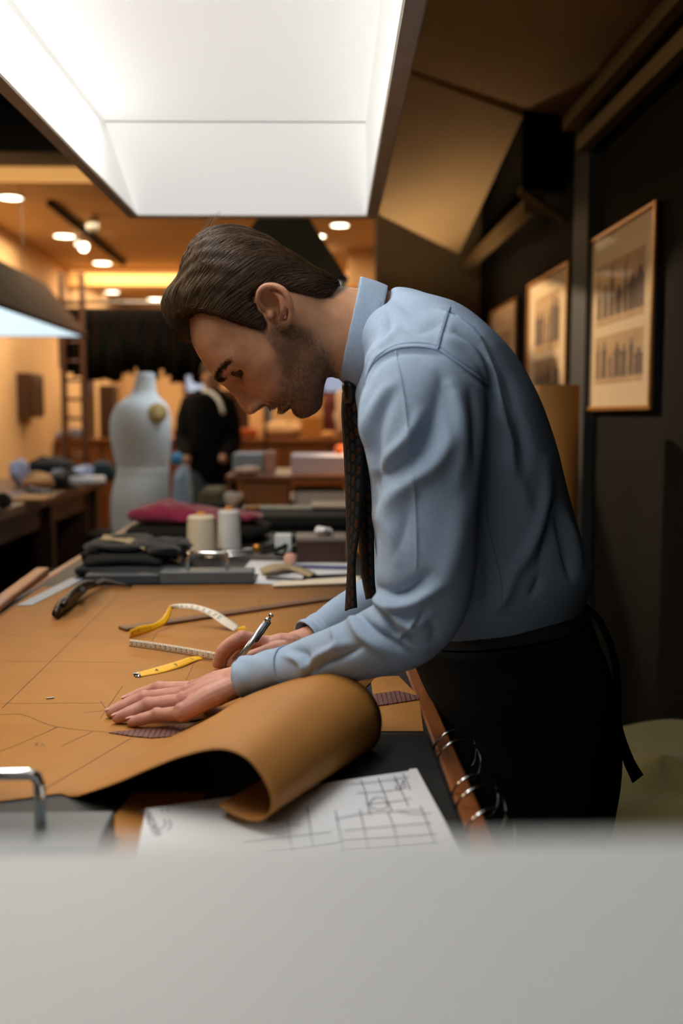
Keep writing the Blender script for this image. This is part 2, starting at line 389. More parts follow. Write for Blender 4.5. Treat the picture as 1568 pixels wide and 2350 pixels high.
for x in (TX0 + .05, TX1 - .075): MB().box(x, x + .025, TY0 + .13, TY1 - .13, TZ - .15, TZ - .036).build('apron_rail', wood_dark, tb)

# ------------------------------------------------------------------ brown paper with its curled corner
ZP = TZ + .0012
Npx = [(140, 1840, .930, 0), (255, 1802, .885, 0), (340, 1766, .862, 0), (420, 1735, .848, 0), (500, 1719, .834, 0), (560, 1736, .82, 0), (600, 1780, .81, 0), (622, 1830, .803, 0), (618, 1866, .803, 0), (592, 1884, .808, 0), (545, 1874, .822, 0), (500, 1848, .84, 0)]
Fpx = [(430, 1667, 1.152, 0), (500, 1636, 1.128, 0), (560, 1600, 1.106, 0), (630, 1573, 1.09, 0), (700, 1552, 1.075, 0), (765, 1543, 1.06, 0), (830, 1570, 1.045, 0), (868, 1618, 1.035, 0), (876, 1668, 1.03, 0), (858, 1716, 1.03, 0), (800, 1735, 1.04, 0), (750, 1722, 1.06, 0)]
Nc = cr([at(a, b, c) for a, b, c, _ in Npx], 67); Fc = cr([at(a, b, c) for a, b, c, _ in Fpx], 67)
Nc[:, 2] = np.maximum(Nc[:, 2], ZP + .004 * np.linspace(0, 1, 67)); Fc[:, 2] = np.maximum(Fc[:, 2], ZP + .004 * np.linspace(0, 1, 67))
Nc[0, 2] = Fc[0, 2] = ZP
V = []; F = []; KS = 14
for i in range(67):
    for j in range(KS + 1):
        t = j / KS; V.append(Nc[i] * (1 - t) + Fc[i] * t)
for i in range(66):
    for j in range(KS): a = i * (KS + 1) + j; F.append((a, a + KS + 1, a + KS + 2, a + 1))
n0, f0 = Nc[0], Fc[0]
nl = on(-60, 1847, ZP); base = len(V)
V += [(-.565, nl.y, ZP), (-.565, f0[1], ZP), (-.565, 2.10, ZP), (f0[0], 2.115, ZP), (.06, 2.12, ZP), (.12, 1.98, ZP), (.115, 1.42, ZP), (.07, 1.285, ZP), (0.0, 1.235, ZP), (nl.x, nl.y, ZP)]
b0 = base
F.append((b0, b0 + 9, 0, KS, b0 + 1)); F[-1] = (b0, b0 + 9) + tuple(range(0, KS + 1)) + (b0 + 1,)
F.append((b0 + 1, KS, b0 + 3, b0 + 2)); F.append((KS, b0 + 8, b0 + 7, b0 + 6, b0 + 5, b0 + 4, b0 + 3))
paper = mkmesh('kraft_paper_sheet', V, F, kraft, smooth=True, solid=.0005)
tag(paper, 'large brown pattern paper on the table, curling up at its front corner', 'paper')
ZL = ZP + .0006
L = lambda *p: [on(x, y, ZL) for x, y in p]
lines = [L((5, 1625), (272, 1365)), L((0, 1614), (240, 1613)), L((20, 1517), (300, 1520)), L((246, 1625), (282, 1573)), L((230, 1649), (246, 1625)), L((230, 1608), (242, 1624)),
         L((195, 1635), (246, 1630)), L((0, 1724), (60, 1700), (132, 1668)), L((0, 1640), (40, 1638), (66, 1644), (110, 1662), (160, 1672), (250, 1680)), L((140, 1712), (212, 1679)),
         L((100, 1812), (300, 1694)), L((150, 1458), (300, 1462)), L((428, 1560), (445, 1522)), L((345, 1478), (362, 1450)), L((590, 1420), (597, 1370)), L((108, 1680), (130, 1668)), L((0, 1455), (180, 1462)), L((330, 1376), (540, 1366))]
strokes(lines, .0007).build('pencil_lines', pencil, paper)
strokes([L((82, 1704), (88, 1712)), L((88, 1703), (80, 1711)), L((92, 1708), (98, 1706), (99, 1712), (93, 1713)), L((100, 1714), (104, 1710))], .0006).build('pencil_note', pencil, paper)
# pieces lying about the front edge of the table
p = [on(868, 1680), on(972, 1680), on(962, 1600), on(915, 1553), on(850, 1555)]
tag(MB().prism([(q.x, q.y) for q in p], TZ + .0005, TZ + .0011).build('kraft_offcut', kraft), 'small brown paper offcut under the dark gridded ruler near the table edge', 'paper')
grid_m = mat('grid_ruler', S(96, 58, 48), .35)
def gridmat():
    m_ = grid_m; nt = m_.node_tree; b = nt.nodes['Principled BSDF']; tc = nt.nodes.new('ShaderNodeTexCoord'); bk = nt.nodes.new('ShaderNodeTexBrick')
    bk.offset = 0; bk.inputs['Scale'].default_value = 1; bk.inputs['Mortar Size'].default_value = .0006; bk.inputs['Brick Width'].default_value = .006; bk.inputs['Row Height'].default_value = .006
    bk.inputs['Color1'].default_value = (*S(138, 100, 92), 1); bk.inputs['Color2'].default_value = (*S(128, 92, 84), 1); bk.inputs['Mortar'].default_value = (*S(70, 36, 32), 1)
    nt.links.new(tc.outputs['Object'], bk.inputs[0]); nt.links.new(bk.outputs[0], b.inputs['Base Color'])
gridmat()
def flat(name, pxs, z0, z1, m_, label, cat):
    P = [on(x, y, z1) for x, y in pxs]; c = sum(P, Vector()) / len(P)
    o = MB().prism([(q.x - c.x, q.y - c.y) for q in P], 0, z1 - z0).build(name, m_); o.location = (c.x, c.y, z0); return tag(o, label, cat)
flat('gridded_ruler', [(858, 1620), (850, 1593), (915, 1585), (962, 1597), (962, 1604)], TZ + .0013, TZ + .0028, grid_m, 'dark red gridded ruler end by the wooden table edge', 'ruler')
flat('curved_ruler', [(250, 1680), (300, 1688), (345, 1692), (400, 1689), (440, 1680), (470, 1664), (420, 1660), (330, 1672)], ZP + .0004, ZP + .0018, grid_m, 'curved dark red gridded ruler peeking out below the flat hand', 'ruler')
# ring binder with sketch sheets
rb = empty('ring_binder', (0, .85, TZ), 'black ring binder lying open under the white sketch sheets', 'binder')
MB().box(-.10, .131, .50, 1.085, TZ + .0005, TZ + .006, .002).build('cover', black_cloth, rb)
for i, (Y, r) in enumerate(((1.05, .0235), (1.018, .023), (.918, .0225), (.885, .0235), (.835, .022), (.72, .022))):
    P = [(.157 + r * math.cos(a), Y + .004 * math.sin(a * 2), TZ - .003 + r * math.sin(a)) for a in np.linspace(math.radians(172), math.radians(-92), 26)]
    MB().tube(P, .0014, 8).build('binder_ring', chrome, rb, smooth=True)
sp = [on(335, 1856, TZ + .012), on(958, 1766, TZ + .012), on(1062, 1960, TZ + .012)]
ex = (sp[1] - sp[0]); ey = (sp[2] - sp[1]).normalized() * .36
def sheet_pt(u, v): return sp[0] + ex * u + ey * v
P = [sheet_pt(0, 0), sheet_pt(.965, 0), sheet_pt(.97, -.012), sheet_pt(1, -.01), sheet_pt(1, 1), sheet_pt(0, 1)]
sk = MB().prism([(q.x, q.y) for q in P], TZ + .0065, TZ + .012).build('sketch_pad', white_paper); tag(sk, 'white pad of sketched pattern pages below the curled paper', 'paper')
zz = TZ + .0124
def Q(*p): return [on(x, y, zz) for x, y in p]
jl = []
for pl in [[(828, 1790), (838, 1815), (845, 1850), (850, 1870)], [(868, 1785), (880, 1815), (895, 1850), (900, 1862)], [(905, 1780), (920, 1812), (938, 1850)], [(925, 1775), (935, 1795), (942, 1812)],
           [(800, 1800), (860, 1795), (940, 1783)], [(820, 1820), (880, 1816), (935, 1808)], [(840, 1845), (900, 1840), (945, 1832)], [(770, 1860), (778, 1900), (788, 1950)], [(826, 1858), (836, 1900), (846, 1945)],
           [(890, 1862), (905, 1900), (915, 1945)], [(965, 1850), (980, 1885), (1000, 1935)], [(770, 1880), (830, 1868), (900, 1862), (968, 1858)], [(790, 1905), (880, 1897), (990, 1888)], [(780, 1925), (880, 1920), (1000, 1912)],
           [(790, 1945), (900, 1938), (1005, 1930)], [(660, 1880), (665, 1920), (672, 1950)], [(705, 1850), (712, 1900), (718, 1940)], [(560, 1930), (650, 1920), (760, 1908)], [(600, 1950), (700, 1940), (780, 1930)],
           [(905, 1790), (915, 1800), (908, 1806), (918, 1812), (926, 1790), (930, 1806)], [(915, 1862), (950, 1868), (990, 1866)], [(640, 1900), (660, 1892), (690, 1895)], [(860, 1830), (880, 1832), (890, 1850), (870, 1858), (850, 1850), (852, 1838), (862, 1830)]]:
    jl.append(Q(*pl))
strokes(jl, .0009).build('sketch_lines', ink, sk)
eu = ex.normalized(); ev = Vector((-eu.y, eu.x, 0))
V, F = textmesh('HUNTSMAN', .0105); o0 = sheet_pt(.03, .09); o0.z = zz
mkmesh('printed_heading', place(V, o0, ev, -eu), F, grey_print, sk, smooth=False)
strokes([Q((372, 1900), (380, 1890), (376, 1880)), Q((385, 1905), (392, 1895), (388, 1880)), Q((372, 1862), (372, 1856)), Q((384, 1862), (385, 1854))], .001).build('handwriting', grey_print, sk)

# weights
def weight(label, x0, x1, Y, dep, h, m_, hx=None, hh=.036, hr=.0042, z=TZ + .001):
    t = empty('pattern_weight', ((x0 + x1) / 2, Y + dep / 2, z), label, 'weight', 'steel pattern weights')
    MB().box(x0, x1, Y, Y + dep, z, z + h, .002).build('block', weight_m if m_ is None else m_, t)
    if hx:
        a, b = hx; r = .008; yc = Y + dep / 2; zt = z + h + hh
        P = [(a, yc, z + h - .003), (a, yc, zt - r), (a + r * .3, yc, zt - r * .3), (a + r, yc, zt), (b - r, yc, zt), (b - r * .3, yc, zt - r * .3), (b, yc, zt - r), (b, yc, z + h - .003)]
        MB().tube(P, hr, 10).build('handle', chrome, t, smooth=True)
    return t
q0, q1 = on(360, 1349), on(580, 1347)
weight('grey steel weight with chrome handle in front of the thread cones', q0.x, q1.x, 2.125, .06, .027, None, (at(431, 1300, 2.155).x, at(521, 1300, 2.155).x), .036)
q0, q1 = on(184, 1350), on(357, 1350)
weight('flat dark grey steel weight lying against the dark fabric pile', q0.x, q1.x, 2.13, .05, .020, mat('slate', S(60, 66, 72), .5))
weight('grey steel weight with chrome handle at the front left corner', -.36, -.168, .763, .07, .022, None, (-.33, -.222), .046, .0048)
MB().box(-.19, -.176, .761, .7625, TZ + .008, TZ + .018).build('label_plate', mat('dull_plate', S(90, 96, 96), .5), bpy.data.objects['pattern_weight.002'])
p = [(-.17, .93), (-.06, .93), (-.05, .70), (-.2, .70)]
tag(MB().prism(p, TZ + .0003, TZ + .0010).build('kraft_offcut', kraft), 'brown paper scrap between the front weight and the sketch pad', 'paper')
# foreground carton
cb = empty('white_carton', (-.1, 0, TZ), 'large white carton top blurred across the bottom of the picture', 'box')
MB().box(-.42, .13, -.22, .228, TZ + .001, 1.174, .003).build('carton_body', white_card, cb)
MB().box(-.425, .135, -.225, .233, 1.15, 1.1795, .004).build('lid', white_card, cb)

# rulers
def bar(name, a, b, wd, th, m_, label, cat='ruler', z=None):
    d = (b - a); d.z = 0; L_ = d.length; d.normalize(); n = Vector((-d.y, d.x, 0)); o = MB().box(0, L_, -wd / 2, wd / 2, 0, th, min(th, wd) * .2).build(name, m_)
    o.location = (a.x, a.y, z if z is not None else a.z); o.rotation_euler = (0, 0, math.atan2(d.y, d.x)); return tag(o, label, cat)
bar('wooden_ruler', on(280, 1447, ZP), on(815, 1368, ZP), .026, .005, mat('ruler_wood', S(112, 76, 50), .5, var=.3, vscale=20), 'long thin brown wooden ruler lying across the pattern paper', z=ZP + .0004)
flat('steel_ruler', [(38, 1389), (74, 1388), (192, 1329), (164, 1326)], ZP + .0004, ZP + .0016, mat('satin_steel', S(138, 150, 164), .5, .1), 'wide flat metal ruler near the left table edge', 'ruler')
bar('wooden_batten', on(-40, 1425), on(98, 1318), .030, .014, wood, 'orange-brown wooden batten along the left table edge', 'batten', z=TZ + .002)
# staple
bar('metal_pin', on(106, 1604, ZL), on(124, 1602, ZL), .003, .0016, steel, 'tiny metal clip lying alone on the brown paper', 'clip', z=ZL)

# tailor's shears by the left edge
iron = mat('dark_iron', S(70, 62, 56), .38, .8, var=.3, vscale=40)
sh = empty('tailor_shears', tuple(on(165, 1375, ZP)), 'worn dark metal tailor shears at the left of the paper', 'shears')
a, b, c, d = on(128, 1408, ZP + .012), on(160, 1378, ZP + .014), on(192, 1350, ZP + .016), on(238, 1334, ZP + .012)
MB().tube(cr([a, on(140, 1392, ZP + .013), b, c], 14), [(.004 + .011 * math.sin(math.pi * min(1, .12 + t * .8)), .007 + .004 * t) for t in np.linspace(0, 1, 14)], 12).build('lower_bow', iron, sh, smooth=True)
MB().tube(cr([on(145, 1388, ZP + .022), on(168, 1362, ZP + .026), on(195, 1345, ZP + .024), on(215, 1338, ZP + .02)], 14), [(.004 + .008 * math.sin(math.pi * t), .006) for t in np.linspace(.05, .95, 14)], 12).build('upper_bow', iron, sh, smooth=True)
MB().tube([c, d, on(300, 1345, ZP + .006)], [(.006, .009), (.006, .008), (.003, .006)], 10).build('blade', iron, sh, smooth=True)
MB().tube([on(190, 1352, ZP + .02), on(190, 1352, ZP + .032)], .005, 12).build('pivot_screw', steel, sh)

# soft cloth lumps
def blob(x0, x1, y0, y1, z0, z1, amp=.004, seed=0, e=4.0, n=40, k=20, fr=1.0):
    r = random.Random(seed); ph = [(r.uniform(30, 120) * fr, r.uniform(0, 6.28), Vector((r.gauss(0, 1), r.gauss(0, 1), r.gauss(0, 1))).normalized()) for _ in range(7)]
    cx, cy, cz = (x0 + x1) / 2, (y0 + y1) / 2, (z0 + z1) / 2; V = []; F = []
    f = lambda v: math.copysign(abs(v) ** (2 / e), v)
    for i in range(k + 1):
        a = math.pi * i / k
        for j in range(n):
            b = 2 * math.pi * j / n
            p = Vector((cx + (x1 - x0) / 2 * f(math.sin(a)) * f(math.cos(b)), cy + (y1 - y0) / 2 * f(math.sin(a)) * f(math.sin(b)), cz + (z1 - z0) / 2 * f(math.cos(a))))
            q = sum(math.sin(w_ * p.dot(d_) + h_) for w_, h_, d_ in ph) / 3 * amp
            p += (p - Vector((cx, cy, cz))).normalized() * q; p.z = max(p.z, z0); V.append(p)
    for i in range(k):
        for j in range(n): F.append((i * n + j, (i + 1) * n + j, (i + 1) * n + (j + 1) % n, i * n + (j + 1) % n))
    return V, F
def cloth(name, label, x0, x1, y0, y1, z0, z1, m_, amp=.005, seed=0, e=3.5, cat='cloth', fr=1.0):
    V, F = blob(x0, x1, y0, y1, z0, z1, amp, seed, e, fr=fr); return tag(mkmesh(name, V, F, m_), label, cat)
X = lambda px, Y: at(px, 955, Y).x
Zy = lambda py, Y: at(711, py, Y).z
navy = mat('navy_cloth', S(24, 26, 30), .9, bump=.4, bscale=400, sheen=.2, spec=.2)
char = mat('charcoal_cloth', S(42, 42, 40), .9, bump=.4, bscale=400, sheen=.2, spec=.2)
cloth('folded_trousers', 'lowest folded dark cloth of the pile at the far left', X(172, 2.3), X(420, 2.3), 2.20, 2.50, TZ + .001, TZ + .024, navy, .008, 3, 5, fr=1.5)
cloth('folded_jacket', 'middle folded black cloth of the pile at the far left', X(195, 2.36), X(415, 2.36), 2.23, 2.52, TZ + .023, TZ + .048, black_cloth, .013, 4, 5, fr=1.5)
cloth('folded_waistcoat', 'charcoal folded cloth on top of the dark pile at the left', X(215, 2.4), X(345, 2.4), 2.26, 2.50, TZ + .046, TZ + .070, char, .014, 5, 4, fr=1.6)
cloth('folded_lining', 'crumpled black lining cloth beside the cream thread cone', X(335, 2.36), X(424, 2.36), 2.24, 2.46, TZ + .046, TZ + .066, navy, .014, 8, 4, fr=1.6)
V, F, UV = ribbon([at(238, 1228, 2.44), at(290, 1232, 2.40), at(350, 1252, 2.36), at(418, 1278, 2.31)], [at(232, 1238, 2.32), at(285, 1244, 2.30), at(345, 1266, 2.27), at(414, 1292, 2.26)], 24)
tag(mkmesh('canvas_strip', V, F, mat('canvas', S(170, 150, 116), .9), solid=.004), 'beige canvas strip lying over the dark folded cloth pile', 'cloth')
cloth('folded_cloth', 'black folded cloth under the magenta cloth', X(292, 2.95), X(620, 2.95), 2.80, 3.10, TZ + .001, TZ + .050, black_cloth, .006, 11)
cloth('magenta_cloth', 'crumpled magenta cloth behind the thread cones', X(300, 2.92), X(600, 2.92), 2.82, 3.05, TZ + .048, TZ + .095, mat('magenta', S(150, 28, 70), .85, sheen=.3, bump=.3, bscale=300), .014, 12, 2.6)
mo = bpy.data.objects['magenta_cloth']; x0_, x1_ = X(300, 2.92), X(600, 2.92)
for vv in mo.data.vertices:
    t = (vv.co.x - x0_) / (x1_ - x0_); vv.co.z = TZ + .048 + (vv.co.z - TZ - .048) * (1.05 + .35 * math.exp(-((t - .22) / .2) ** 2) - .55 * max(0, t - .3)) + .004 * math.sin(vv.co.x * 90 + vv.co.y * 60) * (vv.co.z > TZ + .06)
cloth('folded_cloth', 'long black folded cloth along the far end of the cutting table', X(556, 3.3), X(840, 3.3), 3.15, 3.50, TZ + .001, TZ + .045, black_cloth, .003, 14, 6)
tag(MB().box(X(556, 3.42), X(845, 3.42), 3.36, 3.46, TZ + .046, TZ + .051).build('straight_edge', mat('pale_green', S(128, 140, 130), .5)), 'pale grey straight edge on the long black cloth', 'ruler')
tag(MB().box(X(715, 3.42), X(830, 3.42), 3.34, 3.5, TZ + .0515, TZ + .062, .002).build('paper_stack', cream_paper), 'cream paper stack on the long black cloth at the far table end', 'paper')
for i, (px, r) in enumerate(((566, .008), (578, .011), (590, .007))):
    V, F = lathe([(0, 0), (r * .8, 0), (r, .003), (r, .01), (r * .6, .014), (0, .015)], 14)
    o = mkmesh('brass_thimble', V, F, mat('brass', S(200, 140, 60), .3, 1)); o.location = (X(px, 3.35), 3.34, TZ + .046 if 0 else TZ + .0455); tag(o, ('leftmost', 'largest', 'rightmost')[i] + ' brass thimble on the long black cloth', 'thimble', 'brass thimbles')
# thread cones
def cone(label, px, Y, r, h, m_):
    t = empty('thread_cone', (X(px, Y), Y, TZ + .001), label, 'thread', 'thread cones')
    prof = [(0, 0), (r * 1.0, 0)]
    for i in range(61):
        z = .004 + (h - .012) * i / 60; prof.append((r * (1 - .10 * i / 60) + .0007 * math.sin(i * 2.4) + .0006 * math.sin(i * .9), z))
    prof += [(r * .8, h - .003), (r * .45, h - .001), (0, h - .001)]
    V, F = lathe(prof, 32); o = mkmesh('thread', V, F, m_); o.parent = t
    V, F = lathe([(0, h - .002), (.012, h - .002), (.011, h + .006), (.006, h + .006), (.006, h), (0, h)], 20); o = mkmesh('core', V, F, mat('core', S(226, 150, 60), .5)); o.parent = t
    return t
cone('cream thread cone standing left of the white one', 459, 2.6, .040, .104, mat('cream_thread', S(232, 216, 186), .8, bump=.5, bscale=300, stretch=(.2, .2, 6)))
cone('white thread cone standing right of the cream one', 523, 2.7, .033, .108, mat('white_thread', S(226, 226, 222), .8, bump=.5, bscale=300, stretch=(.2, .2, 6)))
# long scissors
sc = empty('scissors', tuple(on(560, 1268)), 'long silver scissors with black handles beside the brown box', 'scissors')
MB().tube([on(452, 1273, TZ + .012), on(560, 1262, TZ + .02), on(600, 1257, TZ + .022)], [(.002, .004), (.003, .012), (.003, .012)], 8).build('blade', chrome, sc, smooth=True)
MB().tube([on(455, 1280, TZ + .006), on(560, 1272, TZ + .01), on(600, 1264, TZ + .016)], [(.002, .004), (.003, .012), (.003, .012)], 8).build('blade', chrome, sc, smooth=True)
V, F = ellipsoid(on(590, 1258, TZ + .028), .011, .008, .011); mkmesh('pivot', V, F, MATS['brass'], sc)
for dy, x1 in ((0, 690), (10, 676)):
    P = cr([on(600, 1258 + dy, TZ + .02), on(640, 1250 + dy, TZ + .03), on(x1, 1232 + dy, TZ + .04), on(x1 + 14, 1246 + dy, TZ + .03), on(660, 1262 + dy, TZ + .018), on(630, 1262 + dy, TZ + .018)], 26)
    MB().tube(P, .006, 8).build('handle', black_cloth, sc, smooth=True)
# brown box
bx = empty('leather_box', (X(737, 2.42), 2.45, TZ), 'small dark brown box with grey lid behind the white papers', 'box')
MB().box(X(681, 2.4), X(794, 2.4), 2.41, 2.52, TZ + .001, TZ + .055, .002).build('box_body', mat('box_brown', S(58, 36, 28), .5), bx)
MB().box(X(680, 2.4) - .002, X(795, 2.4) + .002, 2.408, 2.522, TZ + .0555, TZ + .066, .002).build('lid', mat('box_grey', S(120, 108, 100), .5), bx)
cloth('tissue', 'crumpled white tissue on the small brown box', X(722, 2.45), X(764, 2.45), 2.43, 2.49, TZ + .0665, TZ + .092, white_paper, .012, 21, 1.7, 'paper', fr=1.8)
tag(MB().box(X(630, 2.52), X(668, 2.52), 2.5, 2.54, TZ + .001, TZ + .062, .002).build('carton', white_card), 'small white carton between scissors and brown box', 'box')
cloth('pink_chalk', 'small pink chalk piece beside the brown box', X(650, 2.4), X(678, 2.4), 2.38, 2.41, TZ + .001, TZ + .03, mat('pink', S(214, 160, 140), .8), .001, 5, 2.5, 'chalk')
tag(MB().box(X(800, 2.6), X(848, 2.6), 2.58, 2.66, TZ + .001, TZ + .075, .002).build('kraft_carton', kraft), 'small tan carton behind the necktie', 'box')
# white papers on the table behind the weight
for i, (pxs, lb) in enumerate((([(584, 1338), (690, 1342), (700, 1312), (600, 1306)], 'white paper sheet beside the handled weight, nearest of three'), ([(550, 1316), (640, 1318), (660, 1288), (575, 1286)], 'white paper sheet under the scissors, left of three'),
                         ([(640, 1322), (800, 1316), (800, 1292), (650, 1290)], 'white paper sheet in front of the brown box'))):
    flat('paper_sheet', pxs, TZ + .0012 + .001 * i, TZ + .0018 + .001 * i, white_paper, lb, 'paper')
flat('cream_ruler', [(624, 1344), (640, 1334), (826, 1322), (826, 1336)], TZ + .0045, TZ + .007, cream_paper, 'cream strip lying at the right of the white papers', 'ruler')
V, F, UV = ribbon([on(596, 1306, TZ + .012), on(630, 1294, TZ + .018), on(680, 1298, TZ + .01), on(726, 1316, TZ + .006)], [on(604, 1316, TZ + .01), on(634, 1306, TZ + .02), on(676, 1310, TZ + .01), on(710, 1324, TZ + .006)], 20)
tag(mkmesh('canvas_strip', V, F, MATS['canvas'], solid=.002), 'curled beige paper strip over the white papers', 'paper')
bar('scalpel', on(612, 1326, TZ + .008), on(700, 1330, TZ + .008), .010, .004, black_cloth, 'black tool handle lying on the white papers', 'tool', z=TZ + .0055)
bar('blue_pencil', on(660, 1302, TZ + .006), on(800, 1306, TZ + .006), .008, .007, mat('pencil_blue', S(70, 80, 130), .4), 'blue pencil lying in front of the brown box', 'pencil', z=TZ + .006)

# measuring tape
tape_y = mat('tape_yellow', S(236, 176, 30), .45); tape_w = mat('tape_white', S(224, 214, 194), .5)
tp = empty('measuring_tape', tuple(on(400, 1480, ZP)), 'yellow and white measuring tape looped on the brown paper', 'tape')
def vstrip(pairs, n=40):                  # lower edge standing at a height, upper edge at the same depth
    e1 = []; e2 = []
    for (x, y, h, xt, yt) in pairs:
        b_ = on(x, y, ZP + h); e1.append(b_); e2.append(at(xt, yt, b_.y))
    return ribbon(e1, e2, n)
def strip(nm, pairs, m_, n=40):
    V, F, UV = vstrip(pairs, n); o = mkmesh(nm, V, F, m_, tp, solid=.0005); return V, n
Vw, nw = strip('white_strip', [(296, 1484, .004, 297, 1467), (360, 1493, .003, 360, 1475), (430, 1504, .003, 430, 1486), (505, 1519, .003, 505, 1499)], tape_w)
# numerals and tick marks on the white strip
mk = MB(); nums = [65, 64, 63, 62, 61, 60, 59, 58, 57, 56, 55, 54, 53, 52, 51, 50, 49]
A_ = [Vector(Vw[i * 4]) for i in range(nw)]; B_ = [Vector(Vw[i * 4 + 3]) for i in range(nw)]
def lerp(Ls, t): t *= nw - 1; i = min(int(t), nw - 2); return Ls[i].lerp(Ls[i + 1], t - i)
out = Vector((0, -.0006, 0))
for i, nmb in enumerate(nums):
    t = (i + .6) / 17.6; a_, b_ = lerp(A_, t), lerp(B_, t); up = (b_ - a_).normalized(); al = (lerp(A_, min(1, t + .02)) - lerp(A_, max(0, t - .02))).normalized(); wd = (b_ - a_).length
    V, F = textmesh(str(nmb), wd * .55); mk.add(place(V, a_.lerp(b_, .52) + out, up, -al), F)
    t2 = (i + .1) / 17.6; a2, b2 = lerp(A_, t2), lerp(B_, t2)
    mk.add([a2 + out, a2 + al * .0004 + out, b2 + al * .0004 + out, b2 + out], [(0, 1, 2, 3)])
    for k in range(1, 10):
        t3 = min(1, (i + .1 + k * .1) / 17.6); a3 = lerp(A_, t3); u3 = up * (wd * (.22 if k == 5 else .13))
        mk.add([a3 + out, a3 + al * .0002 + out, a3 + al * .0002 + u3 + out, a3 + u3 + out], [(0, 1, 2, 3)])
mk.build('printed_numbers', printed, tp)
def estrip(nm, e1, e2, m_, n=30):
    V, F, UV = ribbon(e1, e2, n); mkmesh(nm, V, F, m_, tp, solid=.0005); return V
h = lambda x, y, z_: on(x, y, ZP + z_)
Vy = estrip('yellow_end', [h(316, 1543, .003), h(360, 1531, .004), h(405, 1518, .007), h(440, 1507, .006), h(480, 1507, .004)], [h(322, 1553, .001), h(375, 1543, .001), h(420, 1529, .002), h(458, 1514, .002), h(492, 1512, .002)], tape_y)
mkmesh('metal_tip', *ribbon([h(305, 1546, .003), h(318, 1542, .0042)], [h(311, 1554, .001), h(324, 1552, .002)], 3)[:2], chrome, tp, solid=.0012)
lo = [h(297, 1466, .001), h(325, 1458, .001), h(356, 1446, .004), h(384, 1428, .012), h(396, 1397, .030)]
Vl = estrip('yellow_loop', [at(x, y, lo[i].y) for i, (x, y) in enumerate(((299, 1446), (322, 1436), (350, 1431), (373, 1417), (390, 1389)))], lo, tape_y)
yl = lo[-1].y
Vz = estrip('white_loop', [at(390, 1389, yl), at(410, 1386, yl), at(445, 1387, yl), at(490, 1400, yl - .01), at(525, 1420, yl - .02), at(550, 1438, yl - .03)], [at(396, 1397, yl), at(415, 1397, yl - .006), at(445, 1399, yl - .008), at(480, 1413, yl - .02), at(510, 1433, yl - .04), at(538, 1449, yl - .05)], tape_w)
estrip('yellow_twist', [at(538, 1447, 1.65), at(548, 1440, 1.66), at(562, 1436, 1.67)], [at(542, 1449, 1.65), at(556, 1446, 1.66), at(572, 1452, 1.66)], tape_y, 10)
V = Vl; mk = MB()
for i, tx in ((6, '9'), (13, '11'), (2, '8')):
    a_, b_ = Vector(V[i * 4]), Vector(V[i * 4 + 3]); al = (Vector(V[i * 4 + 4]) - a_).normalized(); up = (a_ - b_).normalized(); T_, F_ = textmesh(tx, (a_ - b_).length * .5); mk.add(place(T_, a_.lerp(b_, .5) + out, al, up), F_)
for i, tx in ((6, '4'), (13, '3'), (20, '2')):
    a_, b_ = Vector(Vy[i * 4]), Vector(Vy[i * 4 + 3]); al = (Vector(Vy[i * 4 + 4]) - a_).normalized(); up = (a_ - b_).normalized(); T_, F_ = textmesh(tx, (a_ - b_).length * .6); mk.add(place(T_, a_.lerp(b_, .5) + Vector((0, 0, .0006)), al, up), F_)
for q, i in enumerate(range(1, 22, 2)):
    a_, b_ = Vector(Vz[i * 4]), Vector(Vz[i * 4 + 3]); al = (Vector(Vz[i * 4 + 4]) - a_).normalized(); up = (a_ - b_).normalized(); T_, F_ = textmesh(str(67 + q), (a_ - b_).length * .6); mk.add(place(T_, a_.lerp(b_, .5) + out * 1.4, up, -al), F_)
mk.build('printed_numbers', printed, tp)
V = Vl
# ------------------------------------------------------------------ the tailor
YS = 1.27                                  # depth of his mid plane
HU = np.array([-.574, 0, -.819]); HV = np.array([-.819, 0, .574]); HW = np.array([0, -1.0, 0])
HO = np.array(at(644, 740, YS))
def toworld(L_): L_ = np.asarray(L_); return HO + np.outer(L_[:, 0], HU) + np.outer(L_[:, 1], HV) + np.outer(L_[:, 2], HW)
def tolocal(P): d = np.asarray(P) - HO; return np.stack([d @ HU, d @ HV, d @ HW], 1)
def smooth_interp(x, xs, ys):
    xs = np.array(xs, float); ys = np.array(ys, float); o = np.argsort(xs); xs, ys = xs[o], ys[o]
    d = np.diff(ys) / np.diff(xs); m_ = np.zeros(len(xs)); m_[1:-1] = np.where(d[:-1] * d[1:] > 0, 2 * d[:-1] * d[1:] / (d[:-1] + d[1:] + 1e-12), 0); m_[0], m_[-1] = d[0], d[-1]
    x = np.clip(x, xs[0], xs[-1]); i = np.clip(np.searchsorted(xs, x) - 1, 0, len(xs) - 2); h_ = xs[i + 1] - xs[i]; t = (x - xs[i]) / h_
    return (2 * t**3 - 3 * t**2 + 1) * ys[i] + (t**3 - 2 * t**2 + t) * h_ * m_[i] + (-2 * t**3 + 3 * t**2) * ys[i + 1] + (t**3 - t**2) * h_ * m_[i + 1]
G = lambda a, s_: np.exp(-(a / s_) ** 2)
UF = ([.126, .122, .114, .105, .095, .077, .05, .03, .022, .010, -.01, -.03, -.0397, -.047, -.053, -.058, -.065, -.071, -.080, -.090, -.096, -.1005, -.103],
      [.005, .024, .044, .057, .069, .084, .0975, .1025, .1035, .1005, .0945, .0935, .0955, .0945, .0945, .0925, .0920, .083, .0815, .0795, .0745, .066, .058])
UB = ([.126, .122, .114, .105, .09, .07, .05, .02, .0, -.02, -.04, -.055, -.07, -.08, -.09, -.097, -.103], [-.005, -.020, -.036, -.046, -.057, -.065, -.070, -.074, -.075, -.073, -.066, -.05, -.02, .008, .036, .049, .055])
